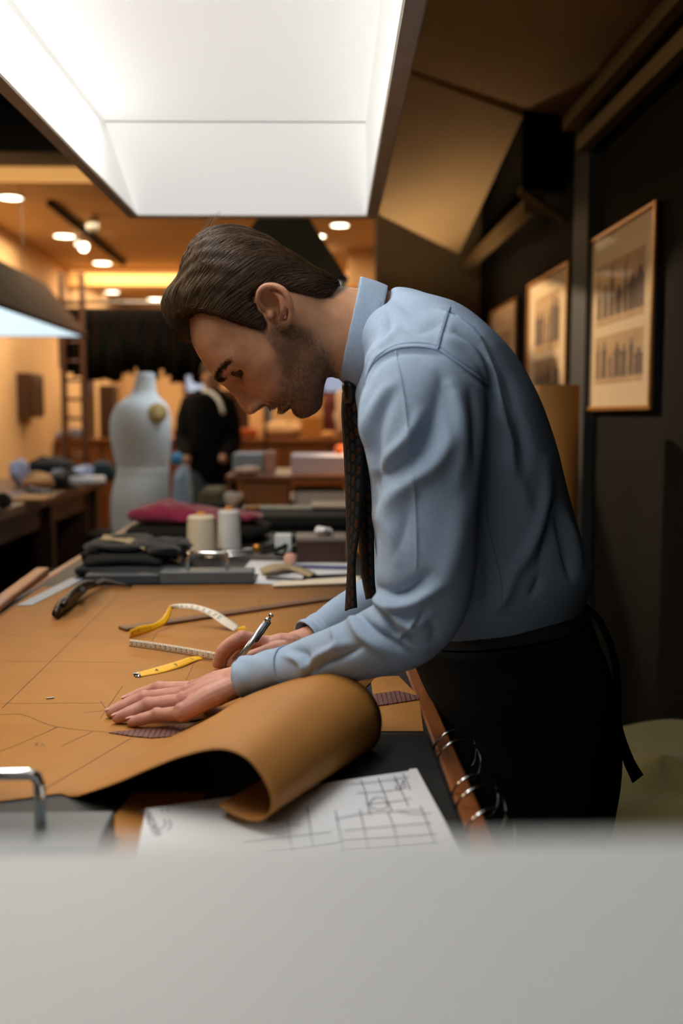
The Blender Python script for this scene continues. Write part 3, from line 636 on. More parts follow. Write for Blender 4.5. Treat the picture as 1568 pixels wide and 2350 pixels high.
WM = ([.126, .122, .114, .105, .09, .07, .05, .02, 0, -.02, -.04, -.06, -.075, -.088, -.097, -.103], [.008, .026, .045, .056, .066, .0735, .0765, .0765, .075, .071, .066, .0595, .051, .039, .026, .010])
UM = ([.126, .08, .03, 0, -.03, -.05, -.07, -.085, -.1], [0, -.005, -.008, -.008, -.003, .003, .018, .036, .053])
def head_grid(nv=170, nt=168):
    tv = np.linspace(0, math.pi, nv); v = .0115 + .1145 * np.cos(tv); v = np.clip(v, -.103, .126)
    uf, ub, wm, um = [smooth_interp(v, *q) for q in (UF, UB, WM, UM)]
    th = np.arange(nt) * 2 * math.pi / nt
    c, s_ = np.cos(th)[None], np.sin(th)[None]
    nf = smooth_interp(v, [-.1, -.06, -.03, .03, .08, .126], [2.0, 2.1, 2.35, 2.4, 2.2, 2.0])[:, None]
    f = lambda a, e: np.sign(a) * np.abs(a) ** (2 / e)
    ru = np.where(c > 0, (uf - um)[:, None], (um - ub)[:, None]); e = np.where(c > 0, nf, 2.15)
    u = um[:, None] + ru * f(c, e); w_ = wm[:, None] * f(s_, e); V_ = np.repeat(v[:, None], nt, 1)
    return u, V_, w_
def face(u, v, w_, hair=False):
    a = np.abs(w_); fm = sstep(.045, .075, u)
    nh = smooth_interp(v, [.026, .018, .010, 0, -.012, -.020, -.0275, -.032, -.0355, -.039, -.043, -.048], [0, .0022, .0062, .0122, .0188, .0225, .0248, .0245, .021, .0125, .003, 0])
    sg = smooth_interp(v, [.02, .01, -.01, -.03, -.038, -.045], [.010, .0085, .0095, .0125, .0125, .012])
    du = nh * np.exp(-(a / sg) ** 2.2)
    du += .0125 * G(a - .0140, .0058) * G(v + .0340, .0060) - .004 * G(a - .0215, .003) * G(v + .033, .006) - .007 * G(a - .0105, .0042) * G(v + .0405, .0028)
    du -= .0225 * G(a - .032, .015) * G(v - .0085, .0105) + .005 * G(a - .017, .007) * G(v - .006, .010)
    du += .0118 * G(a - .034, .0120) * G(v - .0078, .0080)
    du -= .0085 * G(a - .0345, .0100) * G(v - .0030, .0030) + .002 * G(a - .034, .012) * G(v - .0135, .0016)
    du += .0055 * G(v - .0215, .0075) * G(a - .028, .021) + .001 * G(v - .02, .008) * G(a, .01)
    du += .0035 * G(v + .0515, .0033) * G(a, .019) - .0075 * G(v + .0568, .0019) * G(a, .023) + .0035 * G(v + .0625, .0040) * G(a, .016)
    du -= .003 * G(v + .071, .004) * G(a, .017)
    du += .004 * G(v + .088, .011) * G(a, .02)
    # fold from the nose wing to the mouth corner
    t = np.clip((-.036 - v) / .024, 0, 1); du -= .0028 * G(a - (.0175 + .012 * t), .0032) * sstep(-.066, -.056, v) * sstep(-.030, -.037, v)
    du += .002 * G(a - .042, .014) * G(v + .014, .010)
    u2 = u + du * fm
    dw = .0045 * G(v + .016, .014) * G(u - .055, .022) - .004 * G(v + .048, .016) * G(u - .045, .02) - .004 * G(v - .035, .02) * G(u - .06, .02)
    dw += .003 * G(v + .062, .012) * G(u - .012, .018) + .0032 * G(a - .015, .006) * G(v + .034, .006) * sstep(.085, .1, u)
    return u2, v, w_ + np.sign(w_) * dw
def hairmask(u, v, w_):
    a = np.abs(w_)
    uh = np.interp(v, [-.02, .004, .02, .04, .06, .08, .10, .13], [.024, .027, .031, .036, .041, .046, .075, .2])
    vt = .076 + .020 * G(a - .050, .018)
    vl = np.interp(u, [-.1, -.087, -.070, -.057, -.045, -.032, -.024, -.014, 0, .006, .012, .018, .028, .04], [-.050, -.047, -.044, -.040, -.024, .003, .022, .034, .036, .026, .008, .004, .004, .0])
    return sstep(-.003, .005, np.minimum(np.maximum(uh - u, v - vt), v - vl))
def hairthick(u, v, w_):
    t = .007 + .012 * sstep(.05, .112, v) + .002 * sstep(.02, .06, v) * sstep(-.01, -.05, u) - .003 * sstep(-.005, -.04, v)
    t += .017 * G(u - .066, .034) * sstep(.074, .104, v) * G(w_, .055)
    t += .004 * G(u + .035, .03) * sstep(.09, .125, v)
    t += .004 * G(np.abs(w_) - .06, .02) * G(u - .03, .02) * sstep(.05, .085, v)
    return t
u, v, w_ = head_grid(); nvv, ntt = u.shape
fu, fv, fw = face(u, v, w_)
HP = toworld(np.stack([fu.ravel(), fv.ravel(), fw.ravel()], 1))
Vh, Fh = loft(HP.reshape(nvv, ntt, 3))
hb = MB(); hb.V = [tuple(p) for p in Vh]; hb.F = list(Fh)
# neck
P = [at(x, y, YS) for x, y in ((680, 728), (722, 745), (765, 757), (810, 768), (870, 785))]
hb.tube(P, [(r * YS / FPX, r2) for r, r2 in ((74, .052), (94, .059), (100, .060), (104, .061), (118, .066))], 80)
# trapezius slope towards the shoulders is covered by the shirt; ears
for side in (1, -1):
    Yc = lambda y: y if side > 0 else 2 * YS - y
    E = lambda x, y, Y: (lambda p: Vector((p.x, Yc(p.y), p.z)))(at(x, y, Y))
    hel = cr([E(*q) for q in ((614, 712, 1.195), (602, 704, 1.190), (593, 688, 1.185), (596, 669, 1.180), (610, 657, 1.177), (632, 657, 1.174), (652, 668, 1.172), (664, 688, 1.173), (669, 712, 1.178), (666, 732, 1.183), (658, 748, 1.188), (648, 751, 1.190), (640, 745, 1.193))], 46)
    rr = [.0028 + .0012 * math.sin(math.pi * t) + (.0012 * G(t - .93, .08)) for t in np.linspace(0, 1, 46)]
    hb.tube(hel, rr, 10)
    ctr = E(636, 708, 1.193); m_ = MB(); n = 46
    inner = [tuple(Vector(p) * .85 + ctr * .15 + Vector((0, .0022 * side, 0))) for p in hel]; back = [tuple(Vector(p) * .7 + ctr * .3 + Vector((0, .012 * side, 0))) for p in hel]
    Vv = [tuple(p) for p in hel] + inner + back + [tuple(ctr + Vector((0, .001 * side, 0))), tuple(ctr + Vector((0, .014 * side, 0)))]; Ff = []
    mid = [tuple(Vector(p) * .45 + ctr * .55 + Vector((0, .0035 * side, 0))) for p in hel]; k0 = len(Vv); Vv += mid
    for i in range(n):
        j = (i + 1) % n; Ff += [(i, j, n + j, n + i), (n + i, n + j, k0 + j, k0 + i), (k0 + i, k0 + j, 3 * n), (j, i, 2 * n + i, 2 * n + j), (2 * n + j, 2 * n + i, 3 * n + 1)]
    hb.add(Vv, Ff)
    hb.tube(cr([E(624, 668, 1.181), E(642, 680, 1.178), E(650, 700, 1.178), (E(648, 722, 1.181)), E(640, 736, 1.186)], 16), [.0025 + .0015 * math.sin(math.pi * t) for t in np.linspace(0, 1, 16)], 8)
    V, F = ellipsoid(E(622, 722, 1.192), .0055, .005, .0065); hb.add(V, F)
    V, F = ellipsoid(E(651, 742, 1.188), .007, .0045, .006); hb.add(V, F)
HVx, HF, HN = remesh(hb.V, hb.F, .00135, 3, .5)
pxh = proj(HVx); wq = G(pxh[:, 0] - (752 - .10 * (pxh[:, 1] - 757)), 30) * (1 - sstep(.10, .11, np.abs(HVx[:, 1] - YS))); wq *= 1 - sstep(660, 640, pxh[:, 0])
HVx = lap(HVx, HF, np.clip(wq * 1.6, 0, 1), 160); wq = sstep(745, 770, pxh[:, 0]); HVx = lap(HVx, HF, wq, 40); HN = normals(HVx, HF)
Lc = tolocal(HVx); lu, lv, lw = Lc.T; la = np.abs(lw)
def mixc(c, k, t): return c * (1 - t[:, None]) + np.array(k)[None] * t[:, None]
skin = np.tile(np.array([.60, .305, .165]), (len(HVx), 1))
red = .5 * G(la - .05, .022) * G(lv + .012, .022) + .8 * G(lw, .02) * G(lv + .032, .012) * sstep(.09, .105, lu)
pxh = proj(HVx); ear = sstep(.0745, .080, la) * G(lu + .008, .03) * G(lv - .012, .04)
skin = mixc(skin, (.50, .20, .13), np.clip(red + ear * .6, 0, 1) * .7)
rsn = np.random.RandomState(3)
# stubble beard
vl = np.interp(lu, [-.03, -.004, .006, .015, .028, .04, .055, .07, .085, .1, .12], [-.06, -.02, .0, .006, .0, -.026, -.041, -.045, -.043, -.041, -.041])
beard = sstep(.011, -.013, lv - vl) * sstep(-.022, .004, lu + .35 * (lv + .04)) * (1 - sstep(.012, .03, lw * 0 + np.where(lv < -.085, (.03 - lu), 0)))
lips = G(lv + .0565, .0055) * sstep(.019, .010, la) * sstep(.082, .088, lu)
beard = beard * (1 - .9 * np.clip(lips * 1.4, 0, 1)) * (1 - .75 * G(lv + .078, .012) * G(la - .035, .012) * 0)
neckst = .35 * sstep(-.07, -.09, lv) * sstep(-.03, .0, lu)
skin = mixc(skin, (.12, .060, .030), np.clip(beard * .56 + neckst * .35, 0, .7))
skin = mixc(skin, (.30, .11, .085), np.clip(lips, 0, 1) * .85)
skin = mixc(skin, (.25, .12, .08), G(la - .033, .02) * G(lv - .007, .011) * sstep(.06, .08, lu) * .6)  # eye socket shade painted into the skin colour
nost = G(la - .0105, .0050) * G(lv + .0398, .0032) * sstep(.088, .096, lu); skin = mixc(skin, (.03, .012, .008), np.clip(nost * 1.3, 0, 1))
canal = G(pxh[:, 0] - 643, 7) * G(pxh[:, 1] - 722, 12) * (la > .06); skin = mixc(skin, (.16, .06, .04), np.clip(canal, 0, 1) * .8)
scalp = hairmask(lu, lv, lw) * (la < .082); skin = mixc(skin, (.045, .024, .013), scalp * .95)
skin_m = mat('skin', (.5, .28, .19), .48, attr='Col', var=.16, vscale=70, bump=.12, bscale=500, sss=.12, spec=.35)

# ---- hands
def hand(fore, wrist, rf, rw, fingers, thumb, voxel=.0012):
    h_ = MB()
    d = (Vector(wrist) - Vector(fore)).normalized()
    h_.tube([fore, Vector(fore).lerp(wrist, .5), wrist, Vector(wrist) + d * .014], [rf, ((rf[0] + rw[0]) / 2, (rf[1] + rw[1]) / 2), rw, (rw[0] * .9, rw[1] * .95)], 24)
    mc = [Vector(f[0]) for f in fingers]; perp = (mc[0] - mc[3])
    for i, f in enumerate(fingers):
        j = [Vector(p) for p in f]; r = (.0098, .0100, .0094, .0082)[i]
        pts = cr([j[0], j[1], j[2], j[3]], 14); q = np.linspace(0, 1, 14)
        rad = r * (1.06 - .30 * q + .07 * G(q - .34, .07) + .05 * G(q - .68, .06))
        V, F = capsule(pts, list(rad), 14); h_.add(V, F)
        root = Vector(wrist) + perp * ((1.5 - i) * .13) + d * .004
        V, F = capsule([root, root.lerp(j[0], .5) + Vector((0, 0, .002)), j[0]], [.0145, .0135, .0108], 14); h_.add(V, F)
        V, F = ellipsoid(j[0] + Vector((0, 0, .0042)), .0085, .0085, .0082); h_.add(V, F)
        V, F = capsule([root.lerp(j[0], .3) + Vector((0, 0, .0115)), j[0] + Vector((0, 0, .0078))], [.0024, .0034], 8); h_.add(V, F)
        V, F = ellipsoid(j[1] + Vector((0, 0, .0016)), r * 1.02, r * 1.02, r * 1.0); h_.add(V, F)
        if i < 3:
            k = Vector(fingers[i + 1][0]); V, F = capsule([root.lerp(j[0], .35), j[0].lerp(k, .5) * .8 + root * .2], [.0125, .0098], 12); h_.add(V, F)
    t = [Vector(p) for p in thumb]
    V, F = capsule([t[0], t[1]], [.0155, .0115], 14); h_.add(V, F)
    V, F = capsule(cr(t[1:], 10), list(np.linspace(.0112, .0085, 10)), 14); h_.add(V, F)
    return remesh(h_.V, h_.F, voxel, 4, .5)
hz = lambda x, y, z_: on(x, y, ZP + z_)
LF = [[hz(446, 1582, .031), hz(366, 1583, .022), hz(322, 1595, .013), hz(293, 1606, .008)],
      [hz(428, 1594, .031), hz(332, 1605, .021), hz(284, 1622, .013), hz(257, 1634, .0075)],
      [hz(420, 1610, .028), hz(340, 1620, .019), hz(297, 1637, .0125), hz(271, 1647, .0075)],
      [hz(416, 1636, .022), hz(361, 1642, .0155), hz(324, 1651, .0105), hz(303, 1656, .007)]]
LT = [hz(500, 1592, .024), hz(455, 1592, .014), hz(425, 1592, .011), hz(400, 1596, .009)]
Hl = hand(at(650, 1536, 1.118), at(553, 1562, 1.148), (.019, .022), (.0185, .0235), LF, LT)
RF = [[at(614, 1478, 1.40), at(556, 1464, 1.385), at(513, 1490, 1.385), at(499, 1522, 1.39)],
      [at(616, 1484, 1.42), at(552, 1474, 1.415), at(515, 1504, 1.41), at(508, 1530, 1.405)],
      [at(618, 1492, 1.438), at(560, 1488, 1.44), at(530, 1512, 1.43), at(534, 1532, 1.42)],
      [at(622, 1500, 1.45), at(572, 1500, 1.455), at(552, 1520, 1.445), at(560, 1534, 1.435)]]
RT = [at(648, 1492, 1.392), at(606, 1500, 1.374), at(580, 1507, 1.366), at(562, 1513, 1.362)]
Hr = hand(at(735, 1456, 1.435), at(678, 1478, 1.415), (.018, .021), (.018, .023), RF, RT)
def handcol(V, pts, kn):
    c = np.tile(np.array([.62, .305, .225]), (len(V), 1)); V = np.asarray(V)
    for p in kn: c = mixc(c, (.46, .17, .14), .55 * np.exp(-(np.linalg.norm(V - np.array(p), axis=1) / .012) ** 2))
    for p in pts: c = mixc(c, (.62, .31, .27), .8 * np.exp(-(np.linalg.norm(V - np.array(p), axis=1) / .006) ** 4))
    return c
tips = lambda F_: [Vector(f[3]) + (Vector(f[3]) - Vector(f[2])).normalized() * .002 + Vector((0, 0, .0075)) for f in F_]
cl = handcol(Hl[0], tips(LF), [Vector(f[1]) + Vector((0, 0, .008)) for f in LF] + [Vector(f[0]) + Vector((0, 0, .010)) for f in LF])
crr = handcol(Hr[0], [], [f[1] for f in RF])
# ---- hidden trunk, arms and legs under the clothes
TS = [((905, 1440), (1322, 1374), .150), ((880, 1372), (1342, 1298), .165), ((862, 1272), (1316, 1222), .172), ((850, 1160), (1282, 1110), .180), ((838, 1060), (1252, 1000), .190), ((826, 970), (1208, 890), .197),
      ((814, 912), (1130, 780), .198), ((814, 903), (1040, 705), .178), ((815, 897), (965, 674), .132), ((817, 893), (922, 662), .094), ((819, 890), (896, 660), .070)]
def trunk(sc_, ss=TS, n=48, e=2.35):
    secs = []
    F_ = cr([at(*s_[0], YS) for s_ in ss], 40); B_ = cr([at(*s_[1], YS) for s_ in ss], 40); W_ = cr([(s_[2], 0, 0) for s_ in ss], 40)[:, 0]
    th = np.arange(n) * 2 * math.pi / n; f = lambda a: np.sign(a) * np.abs(a) ** (2 / e)
    for a, b, ww in zip(F_, B_, W_):
        c = (a + b) / 2; secs.append(c + np.outer(f(np.cos(th)), (a - c) * sc_) + np.outer(f(np.sin(th)), np.array([0, ww * sc_, 0])))
    return secs
body = MB(); body.add(HVx, HF); body.add(Hl[0], Hl[1]); body.add(Hr[0], Hr[1]); nb = len(body.V)
body.loft(trunk(.86))
SL = [((950, 815), 96, 1.135), ((971, 892), 140, 1.085), ((974, 960), 148, 1.070), ((980, 1050), 141, 1.058), ((988, 1120), 126, 1.052), ((984, 1210), 121, 1.047), ((976, 1310), 116, 1.043), ((962, 1392), 108, 1.040), ((925, 1447), 96, 1.045), ((866, 1474), 84, 1.058), ((790, 1500), 72, 1.080), ((716, 1520), 60, 1.102), ((640, 1537), 47, 1.125)]
SR = [((905, 820), 70, 1.40), ((925, 900), 100, 1.45), ((935, 1050), 95, 1.475), ((935, 1200), 86, 1.49), ((925, 1300), 78, 1.50), ((890, 1362), 72, 1.495), ((835, 1395), 60, 1.475), ((780, 1428), 52, 1.455), ((728, 1455), 42, 1.437)]
def sleeve(S_, sc_, n=40, k=60):
    P = cr([at(*s_[0], s_[2]) for s_ in S_], k); R = cr([(s_[1] * s_[2] / FPX, 0, 0) for s_ in S_], k)[:, 0] * sc_
    return tube(P, [(r * (.80 + .35 * t ** 3), r) for r, t in zip(R, np.linspace(0, 1, k))], n)
body.add(*sleeve(SL, .62)); body.add(*sleeve(SR, .62))
for s_ in (-1, 1):
    body.tube([at(1160, 1480, YS + s_ * .07), at(1190, 1700, YS + s_ * .085), at(1180, 1900, YS + s_ * .095), at(1165, 2300, YS + s_ * .10), Vector((.25, YS + s_ * .10, .09))], [.05, .055, .05, .045, .04], 16)
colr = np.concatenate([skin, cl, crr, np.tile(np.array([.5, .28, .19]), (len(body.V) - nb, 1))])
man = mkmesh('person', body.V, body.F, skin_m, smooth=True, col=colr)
tag(man, 'man in pale blue shirt and dark tie bending over the cutting table, holding a pen', 'person')

# eyes
for s_ in (-1, 1):
    c = toworld([[.0665, .0040, .0335 * s_]])[0]
    V, F = ellipsoid(c, .0118, .0118, .0118, n=28, k=18); V = np.array([list(q) for q in V]); L_ = tolocal(V) - np.array([.0665, .0040, .0335 * s_]); d = L_ / .0118
    gz = np.array([.93, -.36, 0]); gz /= np.linalg.norm(gz); dt = d @ gz
    ec = np.tile(np.array([.16, .12, .10]), (len(V), 1)); ec[dt > .70] = (.05, .038, .026); ec[dt > .93] = (.008, .008, .008)
    mkmesh('eye', V, F, mat('eye', (.4, .4, .4), .12, attr='Col'), man, col=ec)
# ---- hair
hair_m = mat('hair', (.060, .033, .017), .6, var=.45, vscale=160, spec=.15)
strand_m = mat('hair_strand', (.098, .054, .026), .42, var=.55, vscale=40, spec=.3)
beard_m = mat('beard_hair', (.19, .095, .046), .5, var=.5, vscale=200)
HS = np.array([(-.083, -.030), (-.0805, .0), (-.0779, .0166), (-.0752, .048), (-.0714, .0867), (-.0623, .114), (-.048, .131), (-.030, .1415), (-.010, .144), (.0075, .141), (.0246, .134), (.0375, .1345), (.0516, .136), (.0655, .133), (.078, .119), (.0865, .1007), (.0905, .083), (.089, .07)])
m0 = hairmask(u, v, w_)
hph = np.arctan2(HS[:, 1] - .03, HS[:, 0]) ; hph = np.where(hph < -1.6, hph + 2 * math.pi, hph); hr = np.hypot(HS[:, 0], HS[:, 1] - .03)
mid = np.concatenate([np.stack([smooth_interp(v[:, 0], *UF), v[:, 0]], 1), np.stack([smooth_interp(v[:, 0], *UB), v[:, 0]], 1)]); sph = np.arctan2(mid[:, 1] - .03, mid[:, 0]); sph = np.where(sph < -1.6, sph + 2 * math.pi, sph); sr = np.hypot(mid[:, 0], mid[:, 1] - .03)
oh, os_ = np.argsort(hph), np.argsort(sph)
ph = np.arctan2(v - .03, u); ph = np.where(ph < -1.6, ph + 2 * math.pi, ph)
tmid = np.clip(np.interp(ph, hph[oh], hr[oh]) - np.interp(ph, sph[os_], sr[os_]), .002, .05)
tk = np.zeros_like(u)
G3 = np.stack([u, v, w_], 2)
Np = normals(G3.reshape(-1, 3), loft(G3, cap=False)[1]).reshape(nvv, ntt, 3)
if (Np[nvv // 2, :, 0] * u[nvv // 2]).mean() < 0: Np = -Np
rad_ = np.stack([np.cos(ph), np.sin(ph), 0 * ph], 2); gm = G(w_, .052) ** .8; tside = .004 + .006 * sstep(.0, .06, v)
wav = .0011 * np.sin(fw * 420 + 9 * np.sin(u * 40)) * m0 * sstep(.03, .08, v)
CAP = G3 + rad_ * (tmid * gm * m0)[..., None] + Np * (tside * (1 - gm) * m0 + wav)[..., None] + (np.array([.015, .0, 0]) - G3) * (.12 * (1 - m0))[..., None]
CW = toworld(CAP.reshape(-1, 3)); Vc, Fc_ = loft(CW.reshape(nvv, ntt, 3))
hair = mkmesh('hair', Vc, Fc_, hair_m, man, smooth=True)
from mathutils.bvhtree import BVHTree
bvh = BVHTree.FromPolygons([Vector(p) for p in CAP.reshape(-1, 3)], Fc_)
def strand_mesh(name, paths, r0, m_, parent):
    A = np.array(paths); n, k, _ = A.shape; T = np.gradient(A, axis=1); T /= np.linalg.norm(T, axis=2, keepdims=True) + 1e-12
    ref = np.array([.13, .95, .27]); a = np.cross(T, ref); a /= np.linalg.norm(a, axis=2, keepdims=True) + 1e-12; b = np.cross(T, a)
    tt = np.linspace(0, 1, k); rad = (r0 * (1 - .75 * tt ** 2))[None, :, None]; ring = []
    for q in range(3): an = q * 2.0944; ring.append(A + rad * (math.cos(an) * a + math.sin(an) * b))
    V = np.stack(ring, 2).reshape(-1, 3); idx = np.arange(n * k * 3).reshape(n, k, 3); F = []
    for q in range(3):
        F.append(np.stack([idx[:, :-1, q], idx[:, :-1, (q + 1) % 3], idx[:, 1:, (q + 1) % 3], idx[:, 1:, q]], -1).reshape(-1, 4))
    return mkmesh(name, V, np.concatenate(F).tolist(), m_, parent)
rs = np.random.RandomState(5); paths = []
cand = np.argwhere(m0 > .25); wgt = np.ones(len(cand))
near = w_[cand[:, 0], cand[:, 1]] > -.03; wgt[~near] = .5; cv = v[cand[:, 0], cand[:, 1]]; wgt *= np.where(cv < -.01, .8, 1) * np.sin(np.linspace(0, math.pi, nvv))[cand[:, 0]]
wgt /= wgt.sum(); pick = cand[rs.choice(len(cand), 9500, p=wgt)]
for iv, it in pick:
    p = Vector(CAP[iv, it]); uu, vv_, ww_ = p; side = min(1, abs(ww_) / .075)
    top = float(sstep(.02, .09, np.array(vv_))); Lh = (.018 + .075 * top) * rs.uniform(.6, 1.15) if vv_ > -.01 else .012
    k = 11; st = Lh / (k - 1); lift = rs.uniform(.0001, .0014) * (1 + .6 * top); path = []; jit = Vector(rs.normal(0, 1, 3)) * .055
    for q in range(k):
        hit = bvh.find_nearest(p)
        pn, nn = hit[0], hit[1]
        if nn.dot(pn) < 0: nn = -nn
        t = q / (k - 1); path.append(pn + nn * (lift * math.sin(math.pi * min(1, .1 + t * .75)) + .0001))
        uu, vv_, ww_ = pn
        f = Vector((-1.0, .35 * float(sstep(.02, .06, np.array(uu))) - .30 * side - .45 * float(sstep(-.02, -.07, np.array(uu))), -.12 * ww_ / .07)) + jit
        f += Vector((0, .9, -.2 * ww_ / .05)) * float(sstep(.045, .085, np.array(uu))) * .6
        f -= nn * f.dot(nn); f.normalize(); p = pn + f * st
    paths.append([tuple(x) for x in path])
# a few loose hairs standing off the crown and the front lock
for i in range(26):
    a0 = np.array([rs.uniform(-.05, .03), 0, rs.uniform(-.03, .05)]); h0 = bvh.find_nearest(Vector((a0[0], .15, a0[2])))[0]; path = []
    for q in range(11):
        t = q / 10; path.append((h0.x - .024 * t - .006 * t * t, h0.y - .002 + .0028 * math.sin(t * 2.2) * (i % 5 + 1) / 3, h0.z + .004 * t * math.sin(i)))
    paths.append(path)
for i in range(70):
    h0 = bvh.find_nearest(Vector((.085, .125, rs.uniform(-.035, .04))))[0]; path = []; c_ = rs.uniform(.4, 1.1)
    for q in range(11):
        t = q / 10; path.append((h0.x + .006 * math.sin(t * 2.5) * c_, h0.y + .004 - .038 * t * c_, h0.z + .004 * math.sin(i) * t))
    paths.append(path)
Ps = np.array(paths); Pw = toworld(Ps.reshape(-1, 3)).reshape(Ps.shape)
strand_mesh('hair_strands', Pw, .00026, strand_m, hair)
# eyebrows and beard stubble
def tufts(name, sel, n, length, flow, m_, r0, parent):
    ids = rs.choice(np.nonzero(sel > .02)[0], n, p=sel[sel > .02] / sel[sel > .02].sum()); out_ = []
    for i in ids:
        p = Lc[i]; nn = np.array([HN[i] @ HU, HN[i] @ HV, HN[i] @ HW]); f = np.array(flow(p)) + rs.normal(0, .22, 3); f -= nn * (f @ nn); f /= np.linalg.norm(f) + 1e-9; l_ = length * rs.uniform(.5, 1.2)
        out_.append([p - nn * .0004, p + f * l_ * .5 + nn * l_ * .22, p + f * l_ + nn * l_ * .26])
    A = np.array(out_); return strand_mesh(name, toworld(A.reshape(-1, 3)).reshape(A.shape), r0, m_, parent)
bs = np.clip(beard, 0, 1) * (lw > -.045)
tufts('beard', bs ** 1.5, 9500, .0048, lambda p: (.25 if p[0] < .08 else -.05, -1, .0), beard_m, .00011, man)
bl = G(la - np.clip(la, .012, .052), .003) * G(lv - (.0185 + .005 * np.sin((la - .014) / .032 * 2.4)), .0027) * sstep(.06, .075, lu)
for s_ in (-1, 1): tufts('eyebrow', bl * (lw * s_ > 0), 1000, .0052, lambda p: (-.3, .35, .9 * np.sign(p[2])), hair_m, .00020, man)
ls = G(lv - .0030, .0016) * sstep(.050, .044, la) * sstep(.022, .028, la) * sstep(.06, .07, lu)
for s_ in (-1, 1): tufts('eyelashes', ls * (lw * s_ > 0), 80, .0065, lambda p: (.6, -.8, .15), hair_m, .00016, man)

# ---- shirt
sm = MB(); sm.loft(trunk(1.0)); sm.add(*sleeve(SL, 1.0)); sm.add(*sleeve(SR, 1.0))
# shoulder caps joining the sleeves to the yoke
for Yq, sg in ((1.12, 1), (1.42, -1)):
    V, F = ellipsoid(at(955, 858, Yq), .062, .066, .050, Matrix.Rotation(.35, 3, 'Y')); sm.add(V, F)
    V, F = capsule([at(915, 775, YS + (Yq - YS) * .42), at(955, 818, Yq + .015 * sg)], [.046, .048], 20); sm.add(V, F)
SV, SF, SN = remesh(sm.V, sm.F, .0025, 18, .5)
p2 = proj(SV); wq = G(p2[:, 0] - 935, 75) * G(p2[:, 1] - 790, 90) + .8 * G(p2[:, 0] - 870, 50) * G(p2[:, 1] - 880, 60); SV = lap(SV, SF, np.clip(wq * 1.5, 0, 1), 220); SN = normals(SV, SF)
def seg_field(P2, poly):
    poly = np.array(poly, float); L_ = np.concatenate([[0], np.cumsum(np.linalg.norm(np.diff(poly, axis=0), axis=1))]); best = np.full(len(P2), 1e9); sd = np.zeros(len(P2)); tt = np.zeros(len(P2))
    for i in range(len(poly) - 1):
        a, b = poly[i], poly[i + 1]; d = b - a; l2 = d @ d; t = np.clip(((P2 - a) @ d) / l2, 0, 1); q = P2 - (a + t[:, None] * d); r = np.hypot(q[:, 0], q[:, 1])
        k = r < best; best[k] = r[k]; sd[k] = (np.sign(d[0] * q[:, 1] - d[1] * q[:, 0]) * r)[k]; tt[k] = ((L_[i] + t * math.sqrt(l2)) / L_[-1])[k]
    return sd, tt
FOLDS = []   # polyline in the drawing plane, width, height, kind: r ridge, v valley, s step
def fold(pts, wd, amp, kind='r'):
    q = cr([(x, y, 0) for x, y in pts], max(3, 6 * len(pts)))[:, :2]; FOLDS.append((q, wd, amp, kind))
# upper sleeve
fold([(1012, 878), (1004, 940), (986, 1000), (955, 1045), (915, 1070), (872, 1098)], 24, .0075, 'v')
fold([(965, 950), (932, 1010), (892, 1050), (864, 1082)], 16, .0045, 'r')
fold([(1034, 920), (1032, 1000), (1002, 1060), (950, 1102), (902, 1140), (870, 1185)], 22, .0055, 'r')
fold([(866, 1085), (860, 1020), (870, 960), (900, 900)], 16, .0045, 'v')
fold([(836, 1010), (850, 960), (880, 905), (905, 880)], 14, .0035, 'r')
fold([(1035, 890), (1058, 960), (1060, 1040), (1050, 1110)], 20, .0045, 'r')
fold([(1080, 900), (1092, 980), (1090, 1060)], 12, .0035, 'v')
fold([(1010, 860), (1030, 920), (1040, 1000)], 14, .0030, 'v')
fold([(870, 1180), (900, 1240), (905, 1310)], 18, .0030, 'r')
fold([(940, 1140), (925, 1220), (900, 1290)], 16, .0025, 'v')
fold([(1060, 1150), (1045, 1250), (1020, 1330), (980, 1380)], 26, .0035, 'r')
fold([(905, 830), (928, 920), (945, 1050), (955, 1180), (956, 1320)], 3.2, .0011, 'r')
# elbow bunching
fold([(862, 1348), (900, 1362), (940, 1352), (985, 1320)], 13, .0065, 'v')
fold([(850, 1372), (900, 1390), (945, 1385), (1000, 1350)], 14, .0065, 'r')
fold([(858, 1390), (890, 1425), (905, 1450), (935, 1462)], 11, .0060, 'v')
fold([(880, 1388), (915, 1425), (950, 1435), (990, 1410)], 11, .0050, 'r')
fold([(966, 1405), (945, 1440), (918, 1470)], 8, .0055, 's')
fold([(822, 1405), (850, 1440), (900, 1475), (950, 1502)], 9, .0065, 'v')
fold([(800, 1410), (830, 1455), (880, 1492)], 12, .0045, 'r')
fold([(1000, 1480), (960, 1485), (930, 1480)], 10, .0030, 'r')
fold([(980, 1420), (1000, 1450), (990, 1480)], 12, .0035, 'v')
# forearm
fold([(715, 1545), (745, 1520), (800, 1498), (835, 1480)], 8, .0050, 'v')
fold([(700, 1535), (735, 1505), (790, 1478)], 10, .0040, 'r')
fold([(668, 1490), (700, 1500), (715, 1530)], 9, .0035, 'v')
fold([(760, 1440), (775, 1470), (768, 1500)], 10, .0030, 'r')
fold([(655, 1505), (690, 1520), (700, 1550)], 7, .0030, 'r')
